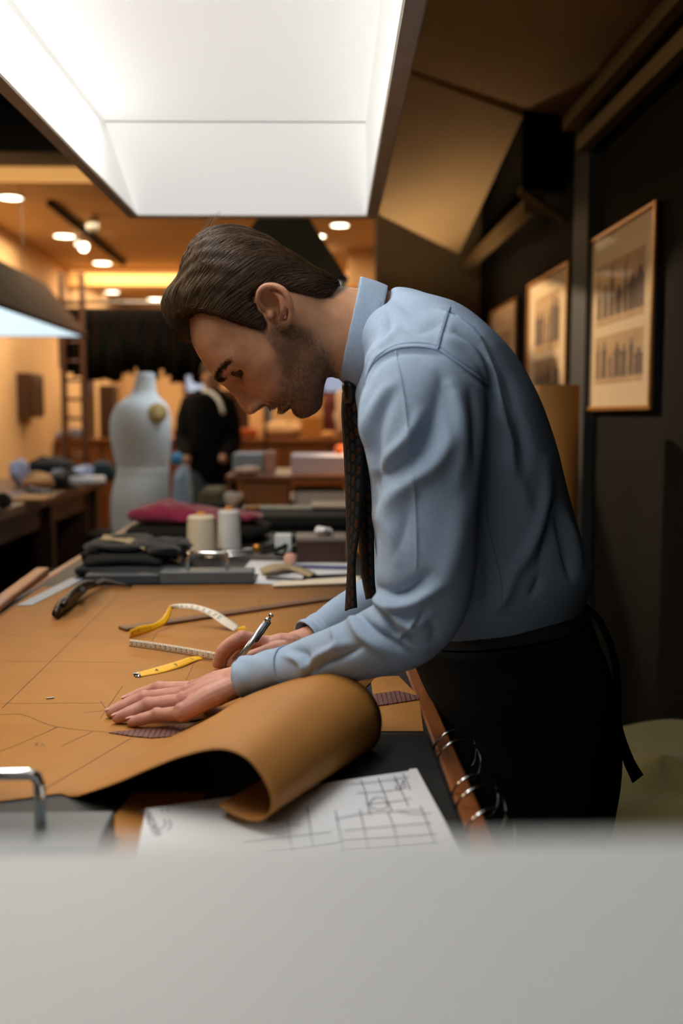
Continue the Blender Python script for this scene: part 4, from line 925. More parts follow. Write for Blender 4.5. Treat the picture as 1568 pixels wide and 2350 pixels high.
# shoulder, yoke and back
ARM = [(838, 882), (846, 855), (866, 825), (905, 802), (955, 796), (1003, 804), (1040, 828), (1080, 856), (1120, 884)]
fold(ARM, 5, .0016, 'r'); fold([(x + 6, y + 9) for x, y in ARM], 6, .0022, 'v')
fold([(1032, 706), (1018, 752), (1004, 802)], 4, .0016, 's')
fold([(1030, 716), (1075, 745), (1118, 800), (1150, 880), (1165, 960)], 8, .0055, 's')
fold([(1020, 775), (1075, 800), (1115, 850)], 12, .0035, 'r')
fold([(1050, 760), (1105, 800), (1135, 870), (1140, 940)], 10, .0050, 'v')
fold([(1118, 790), (1165, 860), (1190, 940)], 14, .0030, 'v')
fold([(870, 790), (890, 745), (892, 715)], 9, .0040, 'v'); fold([(850, 830), (878, 790), (900, 760)], 12, .0035, 'r')
fold([(905, 690), (950, 710), (1010, 700)], 14, .0022, 'v'); fold([(905, 735), (960, 760), (1010, 745)], 12, .0020, 'v')
fold([(1128, 900), (1132, 1000), (1120, 1120), (1105, 1240)], 14, .0050, 'v')
fold([(1132, 920), (1165, 1000), (1175, 1080)], 12, .0045, 'r'); fold([(1150, 880), (1195, 980), (1205, 1070)], 14, .0040, 'v')
fold([(1145, 1050), (1190, 1110), (1215, 1180)], 16, .0030, 'r')
fold([(1255, 1060), (1250, 1150), (1215, 1260), (1150, 1350)], 16, .0040, 'r'); fold([(1270, 1150), (1262, 1220), (1235, 1300)], 14, .0040, 'v')
fold([(1282, 1180), (1298, 1250), (1312, 1320)], 9, .0075, 'v'); fold([(1292, 1170), (1318, 1240), (1335, 1300)], 9, .0035, 'r')
fold([(1115, 1250), (1120, 1320), (1118, 1390)], 12, .0030, 'v'); fold([(1180, 1330), (1160, 1370), (1140, 1395)], 12, .0030, 'r')
fold([(1240, 1320), (1230, 1350), (1215, 1370)], 10, .0030, 'v')
fold([(850, 1000), (858, 1080), (868, 1160)], 12, .0030, 'v'); fold([(838, 900), (835, 960), (842, 1030)], 10, .0025, 'r')
p2 = proj(SV); disp = np.zeros(len(SV)); facing = sstep(.25, -.15, SN[:, 1])
for q, wd, amp, kind in FOLDS:
    lo, hi = q.min(0) - 3 * wd, q.max(0) + 3 * wd; sel = np.nonzero((p2[:, 0] > lo[0]) & (p2[:, 0] < hi[0]) & (p2[:, 1] > lo[1]) & (p2[:, 1] < hi[1]) & (SV[:, 1] < 1.30))[0]
    if not len(sel): continue
    sd, tt = seg_field(p2[sel], q); x = sd / wd; env = np.sin(math.pi * np.clip(.06 + tt * .88, 0, 1)) ** .7
    f = {'r': np.exp(-x ** 2), 'v': -np.exp(-np.abs(x) ** 1.5), 's': np.tanh(3.5 * x) * np.exp(-np.abs(x) * .9)}[kind]; disp[sel] += amp * f * env
nz = np.zeros(len(SV))
for k in range(6):
    d_ = rs.normal(0, 1, 3); d_[2] *= .5; nz += np.sin(SV @ d_ * rs.uniform(25, 60) + 2.0 * np.sin(SV @ rs.normal(0, 1, 3) * 22) + k)
SV2 = SV + SN * (disp * facing * 1.55 + nz * .0005)[:, None]
shirt_m = mat('shirt_chambray', S(164, 186, 212), .85, var=.12, vscale=260, bump=.25, bscale=900, spec=.12)
shirt = mkmesh('shirt', SV2, SF, shirt_m, man, smooth=True)
sbvh = BVHTree.FromPolygons([Vector(p) for p in SV2], SF)
def seam(nm, pts, r, m_, lift=.0004):
    out_ = []
    for x, y in cr([(x, y, 0) for x, y in pts], max(8, 10 * len(pts)))[:, :2]:
        hit = sbvh.ray_cast(Vector((0, 0, CAMZ)), ray(x, y).normalized())
        if hit[0] is not None and hit[0].y < YS + .05: out_.append(hit[0] + hit[1] * lift)
    if len(out_) > 3:
        P_ = np.array([list(p) for p in out_]); 
        for _ in range(3): P_[1:-1] = (P_[:-2] + 2 * P_[1:-1] + P_[2:]) / 4
        MB().tube(P_, r, 6).build(nm, m_, shirt, smooth=True)
seam_m = mat('seam_thread', S(128, 154, 190), .8)
seam('armhole_seam', ARM, .0007, seam_m); seam('armhole_stitching', [(x + 2, y - 9) for x, y in ARM], .0004, seam_m)
seam('yoke_seam', [(1033, 704), (1018, 752), (1004, 802)], .0007, seam_m)
seam('back_pleat', [(1030, 716), (1045, 722), (1075, 744), (1105, 775)], .0010, seam_m)
seam('side_seam', [(1125, 1040), (1118, 1180), (1150, 1330), (1152, 1395)], .0005, seam_m)
seam('sleeve_crease', [(908, 806), (926, 900), (944, 1050), (955, 1180), (957, 1330)], .0006, shirt_m)
# collar: stand, fold line and leaf
def ring(fp, bp, rad_y, n=48, Yc=YS, open_front=0.0):
    a, b = at(*fp, Yc), at(*bp, Yc); c = (a + b) / 2; h_ = np.array(a - c); th = np.linspace(0, 2 * math.pi, n + 1)[:-1] if not open_front else np.linspace(open_front, 2 * math.pi - open_front, n)
    return np.array(c) + np.outer(np.cos(th), h_) + np.outer(np.sin(th), np.array([0, rad_y, 0]))
of = .12
secs = [ring((800, 852), (868, 655), .064, open_front=of), ring((789, 856), (836, 648), .0595, open_front=of), ring((781, 857), (831, 640), .0605, open_front=of), ring((778, 862), (828, 637), .0640, open_front=of),
        ring((782, 872), (836, 639), .0670, open_front=of), ring((800, 886), (862, 647), .0705, open_front=of), ring((818, 893), (884, 656), .0735, open_front=of), ring((822, 894), (888, 658), .0725, open_front=of)]
S2 = [cr(np.array(secs)[:, j], 22) for j in range(48)]
V, F = loft(np.transpose(np.array(S2), (1, 0, 2)), cap=False, closed=False)
col_o = mkmesh('collar', V, F, shirt_m, shirt, smooth=True, solid=.0016)
secs = [ring((815, 890), (880, 656), .0742, open_front=of), ring((816.5, 891), (881.5, 656), .0744, open_front=of)]
V, F = loft(secs, cap=False, closed=False); mkmesh('collar_stitching', V, F, mat('stitch', S(128, 152, 184), .8), col_o, solid=.0006)
# cuffs
def cuff(pts, rads, Ys, nm='cuff'):
    P = cr([at(x, y, Y) for (x, y), Y in zip(pts, Ys)], 24); R = cr([(r * Y / FPX, 0, 0) for r, Y in zip(rads, Ys)], 24)[:, 0]
    V, F = tube(P, [(r, r * 1.18) for r in R], 40, cap=False); V = np.array(V); n_ = normals(V, F)
    V += n_ * (.0012 * np.sin(V[:, 0] * 300 + V[:, 1] * 170) * np.linspace(0, 1, 24).repeat(40) ** .5)[:, None]
    c_ = mkmesh(nm, V, F, shirt_m, shirt, smooth=True, solid=.0022); return c_
cuff([(662, 1532), (640, 1538), (600, 1547), (563, 1557)], [51, 50, 47, 49], [1.120, 1.126, 1.135, 1.144])
cuff([(745, 1446), (728, 1455), (705, 1466)], [44, 43, 42], [1.441, 1.437, 1.428])
# fingernails
for f in LF:
    d_ = (Vector(f[3]) - Vector(f[2])).normalized(); up_ = Vector((0, 0, 1)); sd_ = d_.cross(up_).normalized(); up_ = sd_.cross(d_)
    M3 = Matrix((d_, sd_, up_)).transposed(); V, F = ellipsoid(Vector(f[3]) + d_ * .0015 + up_ * .0054, .0058, .0048, .0014, M3, 16, 8); mkmesh('fingernail', V, F, mat('nail', (.62, .36, .31), .3), man)

# ---- tie
tie_m = mat('tie_silk', S(16, 22, 22), .6, spec=.12)
def tiepat():
    nt = tie_m.node_tree; b = nt.nodes['Principled BSDF']; uvn = nt.nodes.new('ShaderNodeUVMap'); sx = nt.nodes.new('ShaderNodeSeparateXYZ'); nt.links.new(uvn.outputs[0], sx.inputs[0])
    def M_(op, a, b_=None):
        q = nt.nodes.new('ShaderNodeMath'); q.operation = op
        for i, x in enumerate((a, b_)):
            if x is None: continue
            if isinstance(x, (int, float)): q.inputs[i].default_value = x
            else: nt.links.new(x, q.inputs[i])
        return q.outputs[0]
    su = M_('MULTIPLY', sx.outputs[0], 66.0); sv = M_('MULTIPLY', sx.outputs[1], 4.0)
    row = M_('FLOOR', sv); off = M_('MULTIPLY', row, .5); su2 = M_('ADD', su, off)
    fu_ = M_('SUBTRACT', M_('FRACT', su2), .5); fv_ = M_('SUBTRACT', M_('FRACT', sv), .5)
    r = M_('SQRT', M_('ADD', M_('POWER', M_('ABSOLUTE', fu_), 2.0), M_('POWER', M_('ABSOLUTE', M_('MULTIPLY', fv_, 1.15)), 2.0)))
    ring_ = M_('LESS_THAN', M_('ABSOLUTE', M_('SUBTRACT', r, .29)), .045); dots = M_('MULTIPLY', M_('LESS_THAN', r, .2), M_('GREATER_THAN', M_('SINE', M_('MULTIPLY', M_('ADD', su2, sv), 38.0)), .1))
    k = M_('MAXIMUM', ring_, dots); alt = M_('FRACT', M_('MULTIPLY', M_('FLOOR', su2), .5))
    mx = nt.nodes.new('ShaderNodeMix'); mx.data_type = 'RGBA'; mx.inputs[6].default_value = (*S(96, 48, 26), 1); mx.inputs[7].default_value = (*S(62, 56, 60), 1); nt.links.new(M_('GREATER_THAN', alt, .25), mx.inputs[0])
    m2 = nt.nodes.new('ShaderNodeMix'); m2.data_type = 'RGBA'; m2.inputs[6].default_value = (*S(17, 25, 25), 1); nt.links.new(k, m2.inputs[0]); nt.links.new(mx.outputs[2], m2.inputs[7]); nt.links.new(m2.outputs[2], b.inputs['Base Color'])
tiepat()
def blade(nm, Lp, Rp, Yl, Yr, parent):
    V, F, UV = ribbon([at(x, y, Yl) for x, y in Lp], [at(x, y, Yr) for x, y in Rp], 60, 6)
    V = [Vector(p) + Vector((-.003 * math.sin(math.pi * (i % 7) / 6), 0, 0)) for i, p in enumerate(V)]
    return mkmesh(nm, V, F, tie_m, parent, uv=UV, solid=.003)
tie = blade('necktie', [(788, 900), (786, 945), (789, 1000), (794, 1100), (797, 1200), (800, 1290), (797, 1345), (794, 1402)], [(820, 905), (823, 960), (831, 1010), (833, 1060), (826, 1200), (815, 1282), (815, 1340), (818, 1395)], 1.292, 1.245, man)
blade('rear_blade', [(812, 950), (818, 1010), (824, 1080), (818, 1180), (826, 1250), (830, 1310), (842, 1376)], [(832, 950), (838, 1010), (850, 1090), (856, 1180), (857, 1280), (859, 1340), (864, 1372)], 1.300, 1.255, tie)
V, F = loft([ring((786, 876), (816, 884), .030, 20), ring((785, 890), (821, 898), .030, 20), ring((789, 912), (822, 915), .022, 20), ring((790, 925), (820, 927), .020, 20)]); mkmesh('knot', V, F, mat('tie_knot', S(15, 18, 18), .5), tie)

# ---- trousers, belt, apron
TR = [((915, 1428), (1316, 1362), .150), ((932, 1470), (1344, 1408), .155), ((978, 1560), (1372, 1500), .172), ((1016, 1660), (1386, 1610), .180), ((1020, 1760), (1386, 1710), .180), ((1020, 1860), (1370, 1810), .176), ((1020, 1960), (1350, 1930), .170)]
tm = MB(); tm.loft(trunk(.985, TR, e=2.3))
for s_ in (-1, 1): tm.tube([at(1150, 1880, YS + s_ * .092), at(1160, 2100, YS + s_ * .10), at(1165, 2450, YS + s_ * .10), Vector((.25, YS + s_ * .10, .05))], [(.095, .105), (.082, .09), (.066, .07), (.06, .06)], 28)
V, F, N_ = remesh(tm.V, tm.F, .007, 8, .5)
tr = mkmesh('trousers', V, F, mat('trouser_cloth', S(30, 26, 24), .9, bump=.3, bscale=500, spec=.2), man)
V, F = loft(trunk(1.012, [TR[0], ((922, 1450), (1334, 1390), .154)])); mkmesh('waistband', V, F, mat('waistband', S(36, 31, 28), .8, bump=.3, bscale=600), tr)
ap = [((918, 1452), (1340, 1394), .162), ((968, 1560), (1376, 1498), .180), ((1010, 1660), (1390, 1610), .188), ((1012, 1760), (1390, 1710), .190), ((1012, 1860), (1374, 1812), .186), ((1012, 1980), (1352, 1950), .180), ((1012, 2150), (1340, 2130), .18)]
secs = trunk(1.0, ap, n=64, e=2.3); secs = [np.array([p for p in s_ ])[np.r_[38:64, 0:27]] for s_ in secs]
ex_ = []
for i, s_ in enumerate(secs):
    k = np.arange(len(s_)); ex_.append(s_ + np.outer(.004 * np.sin(k * .9 + i * .05) * min(1, i / 14), np.array([0, -1, .0])))
V, F = loft(ex_, cap=False, closed=False); apr = mkmesh('apron', V, F, apron_m, man, solid=.002)
V, F, UV = ribbon([at(1325, 1378, 1.20), at(1365, 1420, 1.17), at(1400, 1500, 1.16), at(1412, 1600, 1.16), at(1413, 1680, 1.16), at(1430, 1745, 1.165), at(1452, 1797, 1.17)],
                  [at(1330, 1372, 1.21), at(1385, 1425, 1.18), at(1420, 1520, 1.175), at(1425, 1600, 1.17), at(1428, 1665, 1.17), at(1452, 1735, 1.17), at(1477, 1778, 1.17)], 40)
mkmesh('apron_string', V, F, apron_m, apr, solid=.0016)
for s_ in (-1, 1):
    V, F = blob(.12, .36, YS + s_ * .10 - .045, YS + s_ * .10 + .045, 0, .085, 0, 1, 2.6); mkmesh('shoe', V, F, mat('shoe', S(20, 16, 14), .3), man)

# ---- pen held in the far hand
pb = at(625, 1409, 1.366); pa = at(552, 1508, 1.347); pa = pb + (pa - pb) * ((ZP + .0005 - pb.z) / (pa.z - pb.z)); pd = (pb - pa); pl = pd.length; pen = empty('pen', tuple(pa), 'silver push pen held in the far hand', 'pen')
pt = lambda t: pa + pd * t
MB().tube([pt(0), pt(.06), pt(.14)], [.0006, .0022, .0038], 14).build('tip_cone', chrome, pen, smooth=True)
MB().tube([pt(.14), pt(.5), pt(.88)], [.0042, .0045, .0044], 16).build('barrel', mat('pen_silver', S(205, 208, 212), .22, .9), pen, smooth=True)
MB().tube([pt(.88), pt(.93)], [.0046, .0040], 16).build('cap_ring', chrome, pen, smooth=True)
MB().tube([pt(.93), pt(.96), pt(.965), pt(1.0)], [.0028, .0028, .0036, .0034], 14).build('push_button', chrome, pen, smooth=True)
off = Vector((.0050, -.0018, -.001))
MB().tube([pt(.9) + off * .6, pt(.88) + off, pt(.6) + off * 1.1, pt(.585) + off * .8], [.0014, .0016, .0016, .0012], 8).build('clip', mat('clip_dark', S(60, 62, 66), .25, .9), pen, smooth=True)
# ------------------------------------------------------------------ wall on the right
gold = mat('gold_frame', S(196, 140, 74), .35, .5)
matboard = mat('mat_board', S(232, 206, 168), .75, var=.04, vscale=8, spec=.2)
printbase = mat('print_base', S(206, 166, 118), .8, var=.25, vscale=25)
printdark = mat('print_dark', S(112, 82, 58), .8, var=.4, vscale=40)
glass = mat('picture_glass', S(255, 255, 255), .04, alpha=.06, spec=.6)
def picture(label, y0, y1, z0, z1, prints, seed):
    t = empty('framed_picture', (.9, (y0 + y1) / 2, z0), label, 'picture', 'framed prints on the dark wall'); x = .880; fw = .013
    MB().box(x + .0065, .8995, y0 + .002, y1 - .002, z0 + .002, z1 - .002).build('backing', black_top, t)
    for a in ((y0, y1, z0, z0 + fw), (y0, y1, z1 - fw, z1)): MB().box(x - .005, x + .006, *a, .002).build('frame_rail', gold, t)
    for a in ((y0, y0 + fw, z0 + fw, z1 - fw), (y1 - fw, y1, z0 + fw, z1 - fw)): MB().box(x - .005, x + .006, *a, .002).build('frame_rail', gold, t)
    MB().box(x + .004, x + .0058, y0 + fw, y1 - fw, z0 + fw, z1 - fw).build('mat_board', matboard, t)
    r = random.Random(seed); W, H = y1 - y0, z1 - z0
    for (a, b, c, d) in prints:            # fractions from the far edge and from the bottom
        ya, yb, za, zb = y1 - W * b, y1 - W * a, z0 + H * c, z0 + H * d
        pr = MB().box(x + .0032, x + .0039, ya, yb, za, zb).build('print', printbase, t); fg = MB(); n = 7
        for i in range(n):                 # row of standing figures printed on the sheet
            yc = ya + (yb - ya) * (i + .5) / n; hh = (zb - za) * r.uniform(.45, .8); ww = (yb - ya) / n * r.uniform(.22, .62); zb_ = za + (zb - za) * .12
            P = [(yc - ww, zb_), (yc + ww, zb_), (yc + ww * .9, zb_ + hh * .55), (yc + ww * 1.1, zb_ + hh * .75), (yc + ww * .4, zb_ + hh * .86), (yc + ww * .4, zb_ + hh), (yc - ww * .4, zb_ + hh), (yc - ww * .4, zb_ + hh * .86), (yc - ww * 1.1, zb_ + hh * .75), (yc - ww * .9, zb_ + hh * .55)]
            fg.add([(x + .0029, p[0], p[1]) for p in P], [tuple(range(10))])
        fg.build('printed_figures', printdark, pr)
    MB().add([(x - .001, y0 + fw, z0 + fw), (x - .001, y1 - fw, z0 + fw), (x - .001, y1 - fw, z1 - fw), (x - .001, y0 + fw, z1 - fw)], [(0, 1, 2, 3)]).build('glass', glass, t)
    return t
picture('nearest gold-framed print on the dark wall, two rows of figures', 2.56, 3.17, 1.296, 1.826, [(.14, .86, .15, .42), (.14, .86, .48, .82)], 1)
picture('middle gold-framed print of the three on the dark wall', 3.42, 4.05, 1.285, 1.805, [(.2, .8, .06, .40), (.2, .8, .46, .86)], 2)
picture('farthest gold-framed print on the dark wall', 4.27, 4.89, 1.285, 1.785, [(.2, .8, .3, .75)], 3)
# standing roll of brown paper
kr = empty('paper_roll', (.665, 2.7, 0), 'tall brown paper roll standing upright behind the man', 'paper roll')
V, F = lathe([(.058, .002), (.067, .002), (.0675, .7), (.067, 1.362), (.0655, 1.363), (.058, 1.362), (.058, .7)], 48); o = mkmesh('wound_paper', V, [f for f in F if len(f) == 4], kraft); o.parent = kr
V, F = lathe([(.030, .004), (.034, .004), (.034, 1.352), (.030, 1.352)], 32); o = mkmesh('cardboard_core', V, [f for f in F if len(f) == 4], mat('cardboard', S(120, 84, 52), .8)); o.parent = kr
# olive cloth over a low stool
st = empty('stool', (.66, 1.75, 0), 'dark low stool hidden under the olive cloth', 'stool')
MB().box(.44, .86, 1.45, 2.05, .47, .51, .004).build('seat', wood_dark, st)
for x in (.46, .80):
    for y in (1.48, 1.98): MB().box(x, x + .04, y, y + .04, 0, .47).build('leg', wood_dark, st)
V, F = blob(.40, .885, 1.40, 2.10, .515, .625, .024, 31, 3.4, 90, 44, fr=.55)
V = [Vector(p) for p in V]
for p in V:
    e_ = max(0, (.52 - p.x) / .12); p.z += .03 * max(0, (p.x - .55) / .3) - .01 * e_
cl_o = mkmesh('olive_cloth', V, F, mat('olive', S(104, 96, 50), .9, bump=.3, bscale=300, sheen=.2)); tag(cl_o, 'crumpled olive green cloth heaped at the lower right', 'cloth')
V, F = blob(.42, .60, 1.36, 1.50, .16, .55, .020, 33, 3.0, 40, 24, fr=.35)
o = mkmesh('hanging_fold', V, F, MATS['olive'], cl_o)
# ------------------------------------------------------------------ mannequin
mq = empty('dress_form', (X(322, 4.8), 4.8, 0), 'white tailor dress form with wooden arm cap behind the table', 'dress form')
YM = 4.8
prof = [(312, 356, 862, .05), (308, 357, 884, .055), (298, 362, 905, .075), (268, 384, 930, .17), (256, 391, 958, .195), (254, 393, 990, .19), (258, 392, 1025, .17), (266, 389, 1060, .15), (270, 387, 1084, .145), (262, 387, 1115, .165), (257, 387, 1150, .18), (258, 388, 1200, .18), (262, 388, 1235, .17)]
Lp = cr([at(a, y, YM) for a, b, y, d in prof], 44); Rp = cr([at(b, y, YM) for a, b, y, d in prof], 44); Dp = cr([(d, 0, 0) for *_, d in prof], 44)[:, 0]
th = np.arange(36) * 2 * math.pi / 36; secs = []
for a, b, d in zip(Lp, Rp, Dp):
    c = (a + b) / 2; secs.append(c + np.outer(np.cos(th), (b - a) / 2) + np.outer(np.sin(th), [0, d * .9, 0]))
form_m = mat('form_linen', S(228, 234, 236), .85, bump=.1, bscale=300)
V, F = loft(secs[:33]); o = mkmesh('torso', V, F, form_m, mq)
V, F = loft([(s_ - s_.mean(0)) * 1.012 + s_.mean(0) for s_ in secs[27:]]); o = mkmesh('hip_section', V, F, form_m, mq)
V, F = lathe([(0, 0), (.043, 0), (.047, .006), (.044, .014), (.02, .018), (0, .018)], 28); M4 = Matrix.Translation(at(362, 947, YM - .128)) @ Matrix.Rotation(math.radians(28), 4, 'Z') @ Matrix.Rotation(math.radians(84), 4, 'X'); mkmesh('arm_cap', [M4 @ Vector(p) for p in V], F, mat('cap_wood', S(206, 176, 110), .6), mq, smooth=True)
V, F = lathe([(0, 0), (.05, 0), (.05, .01), (.03, .02), (0, .022)], 24); M4 = Matrix.Translation(at(334, 864, YM)) @ Matrix.Scale(.92, 4); mkmesh('neck_cap', [M4 @ Vector(p) for p in V], F, form_m, mq)
MB().tube([(X(322, YM), YM, .05), (X(322, YM), YM, Zy(1240, YM) + .02)], .016, 12).build('pole', steel, mq, smooth=True)
for k in range(3):
    a = k * 2.094 + .4; MB().tube([(X(322, YM), YM, .2), (X(322, YM) + .25 * math.cos(a), YM + .25 * math.sin(a), .012)], .012, 8).build('leg', steel, mq, smooth=True)

# ------------------------------------------------------------------ workbench on the left
wb = empty('workbench', (-1.7, 4.6, 0), 'dark wooden workbench on the left with open shelf below', 'bench')
MB().box(-2.28, -1.2, 2.9, 5.85, TZ - .05, TZ, .006).build('bench_top', mat('bench_wood', S(120, 78, 50), .4, var=.4, vscale=4, stretch=(12, 1, 1)), wb)
for y in (2.95, 4.72, 5.72):
    for x in (-2.2, -1.30): MB().box(x, x + .08, y, y + .08, 0, TZ - .05, .004).build('leg', wood_dark, wb)
MB().box(-1.30, -1.26, 3.03, 5.72, TZ - .16, TZ - .051).build('apron_rail', wood_dark, wb)
MB().box(-2.2, -1.25, 2.95, 5.78, .34, .37).build('shelf', wood_dark, wb)
MB().box(-2.2, -1.25, 5.60, 5.64, .371, TZ - .051).build('end_panel', wood_dark, wb)
MB().box(-2.2, -2.16, 3.03, 5.72, .371, TZ - .051).build('back_panel', wood_dark, wb)
def item_box(name, label, cat, x0, x1, Y, dep, z0, z1, m_, b=.003): return tag(MB().box(X(x0, Y), X(x1, Y), Y, Y + dep, z0, z1, b).build(name, m_), label, cat)
V, F = tube([at(157, 1089, 5.0), at(234, 1087, 5.3)], .024, 20); V = [Vector(p) for p in V]; mz = min(p.z for p in V); V = [p - Vector((0, 0, mz - TZ - .0005)) for p in V]
tag(mkmesh('paper_tube', V, F, white_paper), 'white paper tube lying on the left workbench', 'paper roll')
blue_c = mat('blue_white_cloth', S(178, 190, 220), .85); teal_c = mat('teal_cloth', S(24, 48, 52), .9); tan_c = mat('tan_cloth', S(206, 150, 96), .85)
cloth('cloth_heap', 'tan cloth heap in the middle of the left workbench', X(48, 4.9), X(118, 4.9), 4.8, 5.1, TZ + .001, TZ + .07, tan_c, .014, 41, 2.5)
cloth('cloth_heap', 'pale blue cloth lump at the left end of the workbench', X(24, 5.2), X(60, 5.2), 5.1, 5.3, TZ + .001, TZ + .13, blue_c, .014, 42, 2.3)
cloth('cloth_heap', 'white cloth lump behind the white paper tube', X(168, 5.5), X(208, 5.5), 5.4, 5.6, TZ + .001, TZ + .09, blue_c, .014, 43, 2.3)
cloth('cloth_heap', 'dark teal cloth heap at the far end of the workbench', X(205, 5.7), X(262, 5.7), 5.5, 5.8, TZ + .001, TZ + .11, teal_c, .014, 44, 2.5)
cloth('cloth_heap', 'black cloth heap between tan cloth and white paper tube', X(112, 5.0), X(158, 5.0), 4.9, 5.3, TZ + .001, TZ + .08, black_cloth, .014, 45, 2.5)
cloth('cloth_heap', 'small grey cloth lump between tan and white cloths', X(122, 5.5), X(152, 5.5), 5.4, 5.5, TZ + .001, TZ + .075, mat('grey_cloth', S(130, 138, 148), .9), .010, 46, 2.3)
cloth('dark_bundle', 'long black bundle lying at the back of the left workbench', X(65, 5.7), X(170, 5.7), 5.55, 5.8, TZ + .001, TZ + .12, black_cloth, .014, 47, 3)
item_box('tan_board', 'tan board near the front of the left workbench', 'board', 12, 92, 4.25, .25, TZ + .0005, TZ + .012, tan_c)
for i, (px, Y) in enumerate(((68, 4.75), (88, 4.6), (104, 4.55))):
    V, F = lathe([(0, 0), (.018, 0), (.02, .004), (.02, .02), (.016, .026), (0, .027)], 18); o = mkmesh('tailor_chalk_tin', V, F, steel); o.location = (X(px, Y), Y, TZ + .001); tag(o, ('leftmost', 'middle', 'rightmost')[i] + ' small round metal tin on the left workbench', 'tin', 'metal tins on the left workbench')
V, F = blob(X(0, 3.9) - .02, X(14, 3.9), 3.85, 3.98, TZ + .001, TZ + .06, .008, 48, 2.4); tag(mkmesh('dark_scissor_case', V, F, black_cloth), 'small black bundle at the left frame edge of the workbench', 'bundle')
cloth('yellow_bundle', 'mustard yellow bundle on the workbench lower shelf', X(168, 5.0), X(190, 5.0), 4.95, 5.1, .371, .56, mat('mustard', S(170, 110, 30), .8), .008, 49, 2.5)
cloth('stored_cloth', 'dark grey cloth bale on the workbench lower shelf', X(80, 4.4), X(130, 4.4), 4.3, 4.6, .371, .60, char, .012, 50, 3)
item_box('stored_box', 'black storage box on the workbench lower shelf', 'box', 190, 232, 5.25, .3, .371, .66, black_cloth)

# ------------------------------------------------------------------ second table with its paper riser
t2 = empty('pattern_table', (.05, 4.7, 0), 'second wooden table behind the cutting table', 'table')
MB().box(X(420, 4.15), .55, 4.15, 5.2, .845, .885, .005).build('table_top', woodx, t2)
for x in (X(420, 4.15) + .03, .45):
    for y in (4.2, 5.08): MB().box(x, x + .07, y, y + .07, 0, .845).build('leg', wood_dark, t2)
rs_ = empty('table_riser', (.05, 4.4, .885), 'low wooden shelf riser standing on the second table', 'shelf')
MB().box(X(515, 4.3), .5, 4.3, 4.95, 1.0, 1.025, .003).build('shelf_top', woodx, rs_)
MB().box(X(555, 4.32), X(660, 4.32), 4.32, 4.9, .886, .999).build('drawer_block', mat('box_tan', S(150, 98, 54), .6), rs_)
MB().box(.44, .47, 4.32, 4.9, .886, .999).build('end_support', woodx, rs_)
MB().box(X(515, 4.3) + .005, X(515, 4.3) + .02, 4.32, 4.9, .886, .999).build('end_support', woodx, rs_)
item_box('paper_stack', 'white paper stack inside the table riser', 'paper', 672, 792, 4.36, .4, .886, .950, white_paper)
item_box('paper_stack', 'tall white paper stack on top of the table riser', 'paper', 668, 800, 4.4, .4, 1.0255, 1.105, mat('lilac_paper', S(214, 208, 220), .8))
item_box('grey_box', 'pale grey blue box on the table riser beside the black jacket', 'box', 532, 602, 4.5, .3, 1.0255, 1.11, mat('grey_blue', S(150, 164, 178), .7))
cloth('pink_cloth', 'pinkish cloth in front of the pale grey box', X(535, 4.38), X(592, 4.38), 4.33, 4.44, 1.0255, 1.06, mat('pink_cloth', S(226, 190, 172), .85), .008, 52, 2.3)
item_box('pink_carton', 'narrow pinkish carton on the table riser', 'box', 606, 630, 4.5, .15, 1.0255, 1.12, mat('pink_card', S(196, 150, 130), .7))
item_box('cloth_bale', 'olive grey cloth bale on the second table left of the riser', 'cloth', 448, 512, 4.35, .35, .886, .955, mat('olive_grey', S(104, 96, 70), .9), .02)
item_box('cloth_bale', 'dark green cloth bale at the front of the second table', 'cloth', 446, 556, 4.22, .1, .886, .915, mat('dark_green', S(38, 44, 42), .9), .01)
cloth('white_bundle', 'white cloth bundle beside the riser drawer block', X(512, 4.25), X(553, 4.25), 4.2, 4.29, .886, .955, mat('bundle_white', S(206, 196, 184), .85), .006, 53, 2.4)
cloth('orange_cloth', 'small orange and white cloth near the necktie on the riser stack', X(770, 4.6), X(800, 4.6), 4.55, 4.65, 1.1055, 1.15, mat('orange_cloth', S(226, 106, 50), .8), .008, 54, 2.3)
# white and blue clothes on a stand behind the dress form
cloth('shirt_bundle', 'hanging white and grey cloth beside the dress form', X(392, 5.4), X(440, 5.4), 5.3, 5.5, 0, Zy(1066, 5.4), mat('cloth_pale', S(150, 168, 184), .9), .03, 55, 3.2)
cloth('blue_bottle', 'small bright blue object above the pale hanging cloth', X(392, 5.4), X(420, 5.4), 5.33, 5.42, Zy(1066, 5.4), Zy(1037, 5.4), mat('bright_blue', S(60, 150, 200), .7), .004, 56, 2.5, 'bundle')

# ------------------------------------------------------------------ colleague in black
YP = 7.0
bp = MB()
hd = at(488, 862, YP); bp.add(*ellipsoid(hd, .078, .095, .11)); bp.tube([hd, at(486, 905, YP)], [.05, .06], 14)
bp.loft([np.array(at(x, y, YP)) + np.outer(np.cos(th), [wd, 0, 0]) + np.outer(np.sin(th), [0, dd, 0]) for x, y, wd, dd in ((484, 1100, .16, .11), (480, 1000, .17, .12), (476, 920, .16, .11), (480, 895, .07, .06))])
for s_ in (-1, 1): bp.tube([at(480 + 20 * s_, 1090, YP), at(470 + 22 * s_, 1220, YP), Vector((X(470 + 24 * s_, YP), YP, .06))], [.09, .07, .05], 14)
for s_ in (-1, 1): bp.tube([at(478 + 46 * s_, 925, YP), at(476 + 56 * s_, 1010, YP - .05), at(470 + 40 * s_, 1060, YP - .22)], [.05, .045, .03], 12)
V, F, N_ = remesh(bp.V, bp.F, .012, 4)
cg = mkmesh('person', V, F, mat('skin_far', (.42, .23, .15), .6)); tag(cg, 'colleague in black jacket and grey trousers standing in the background', 'person')
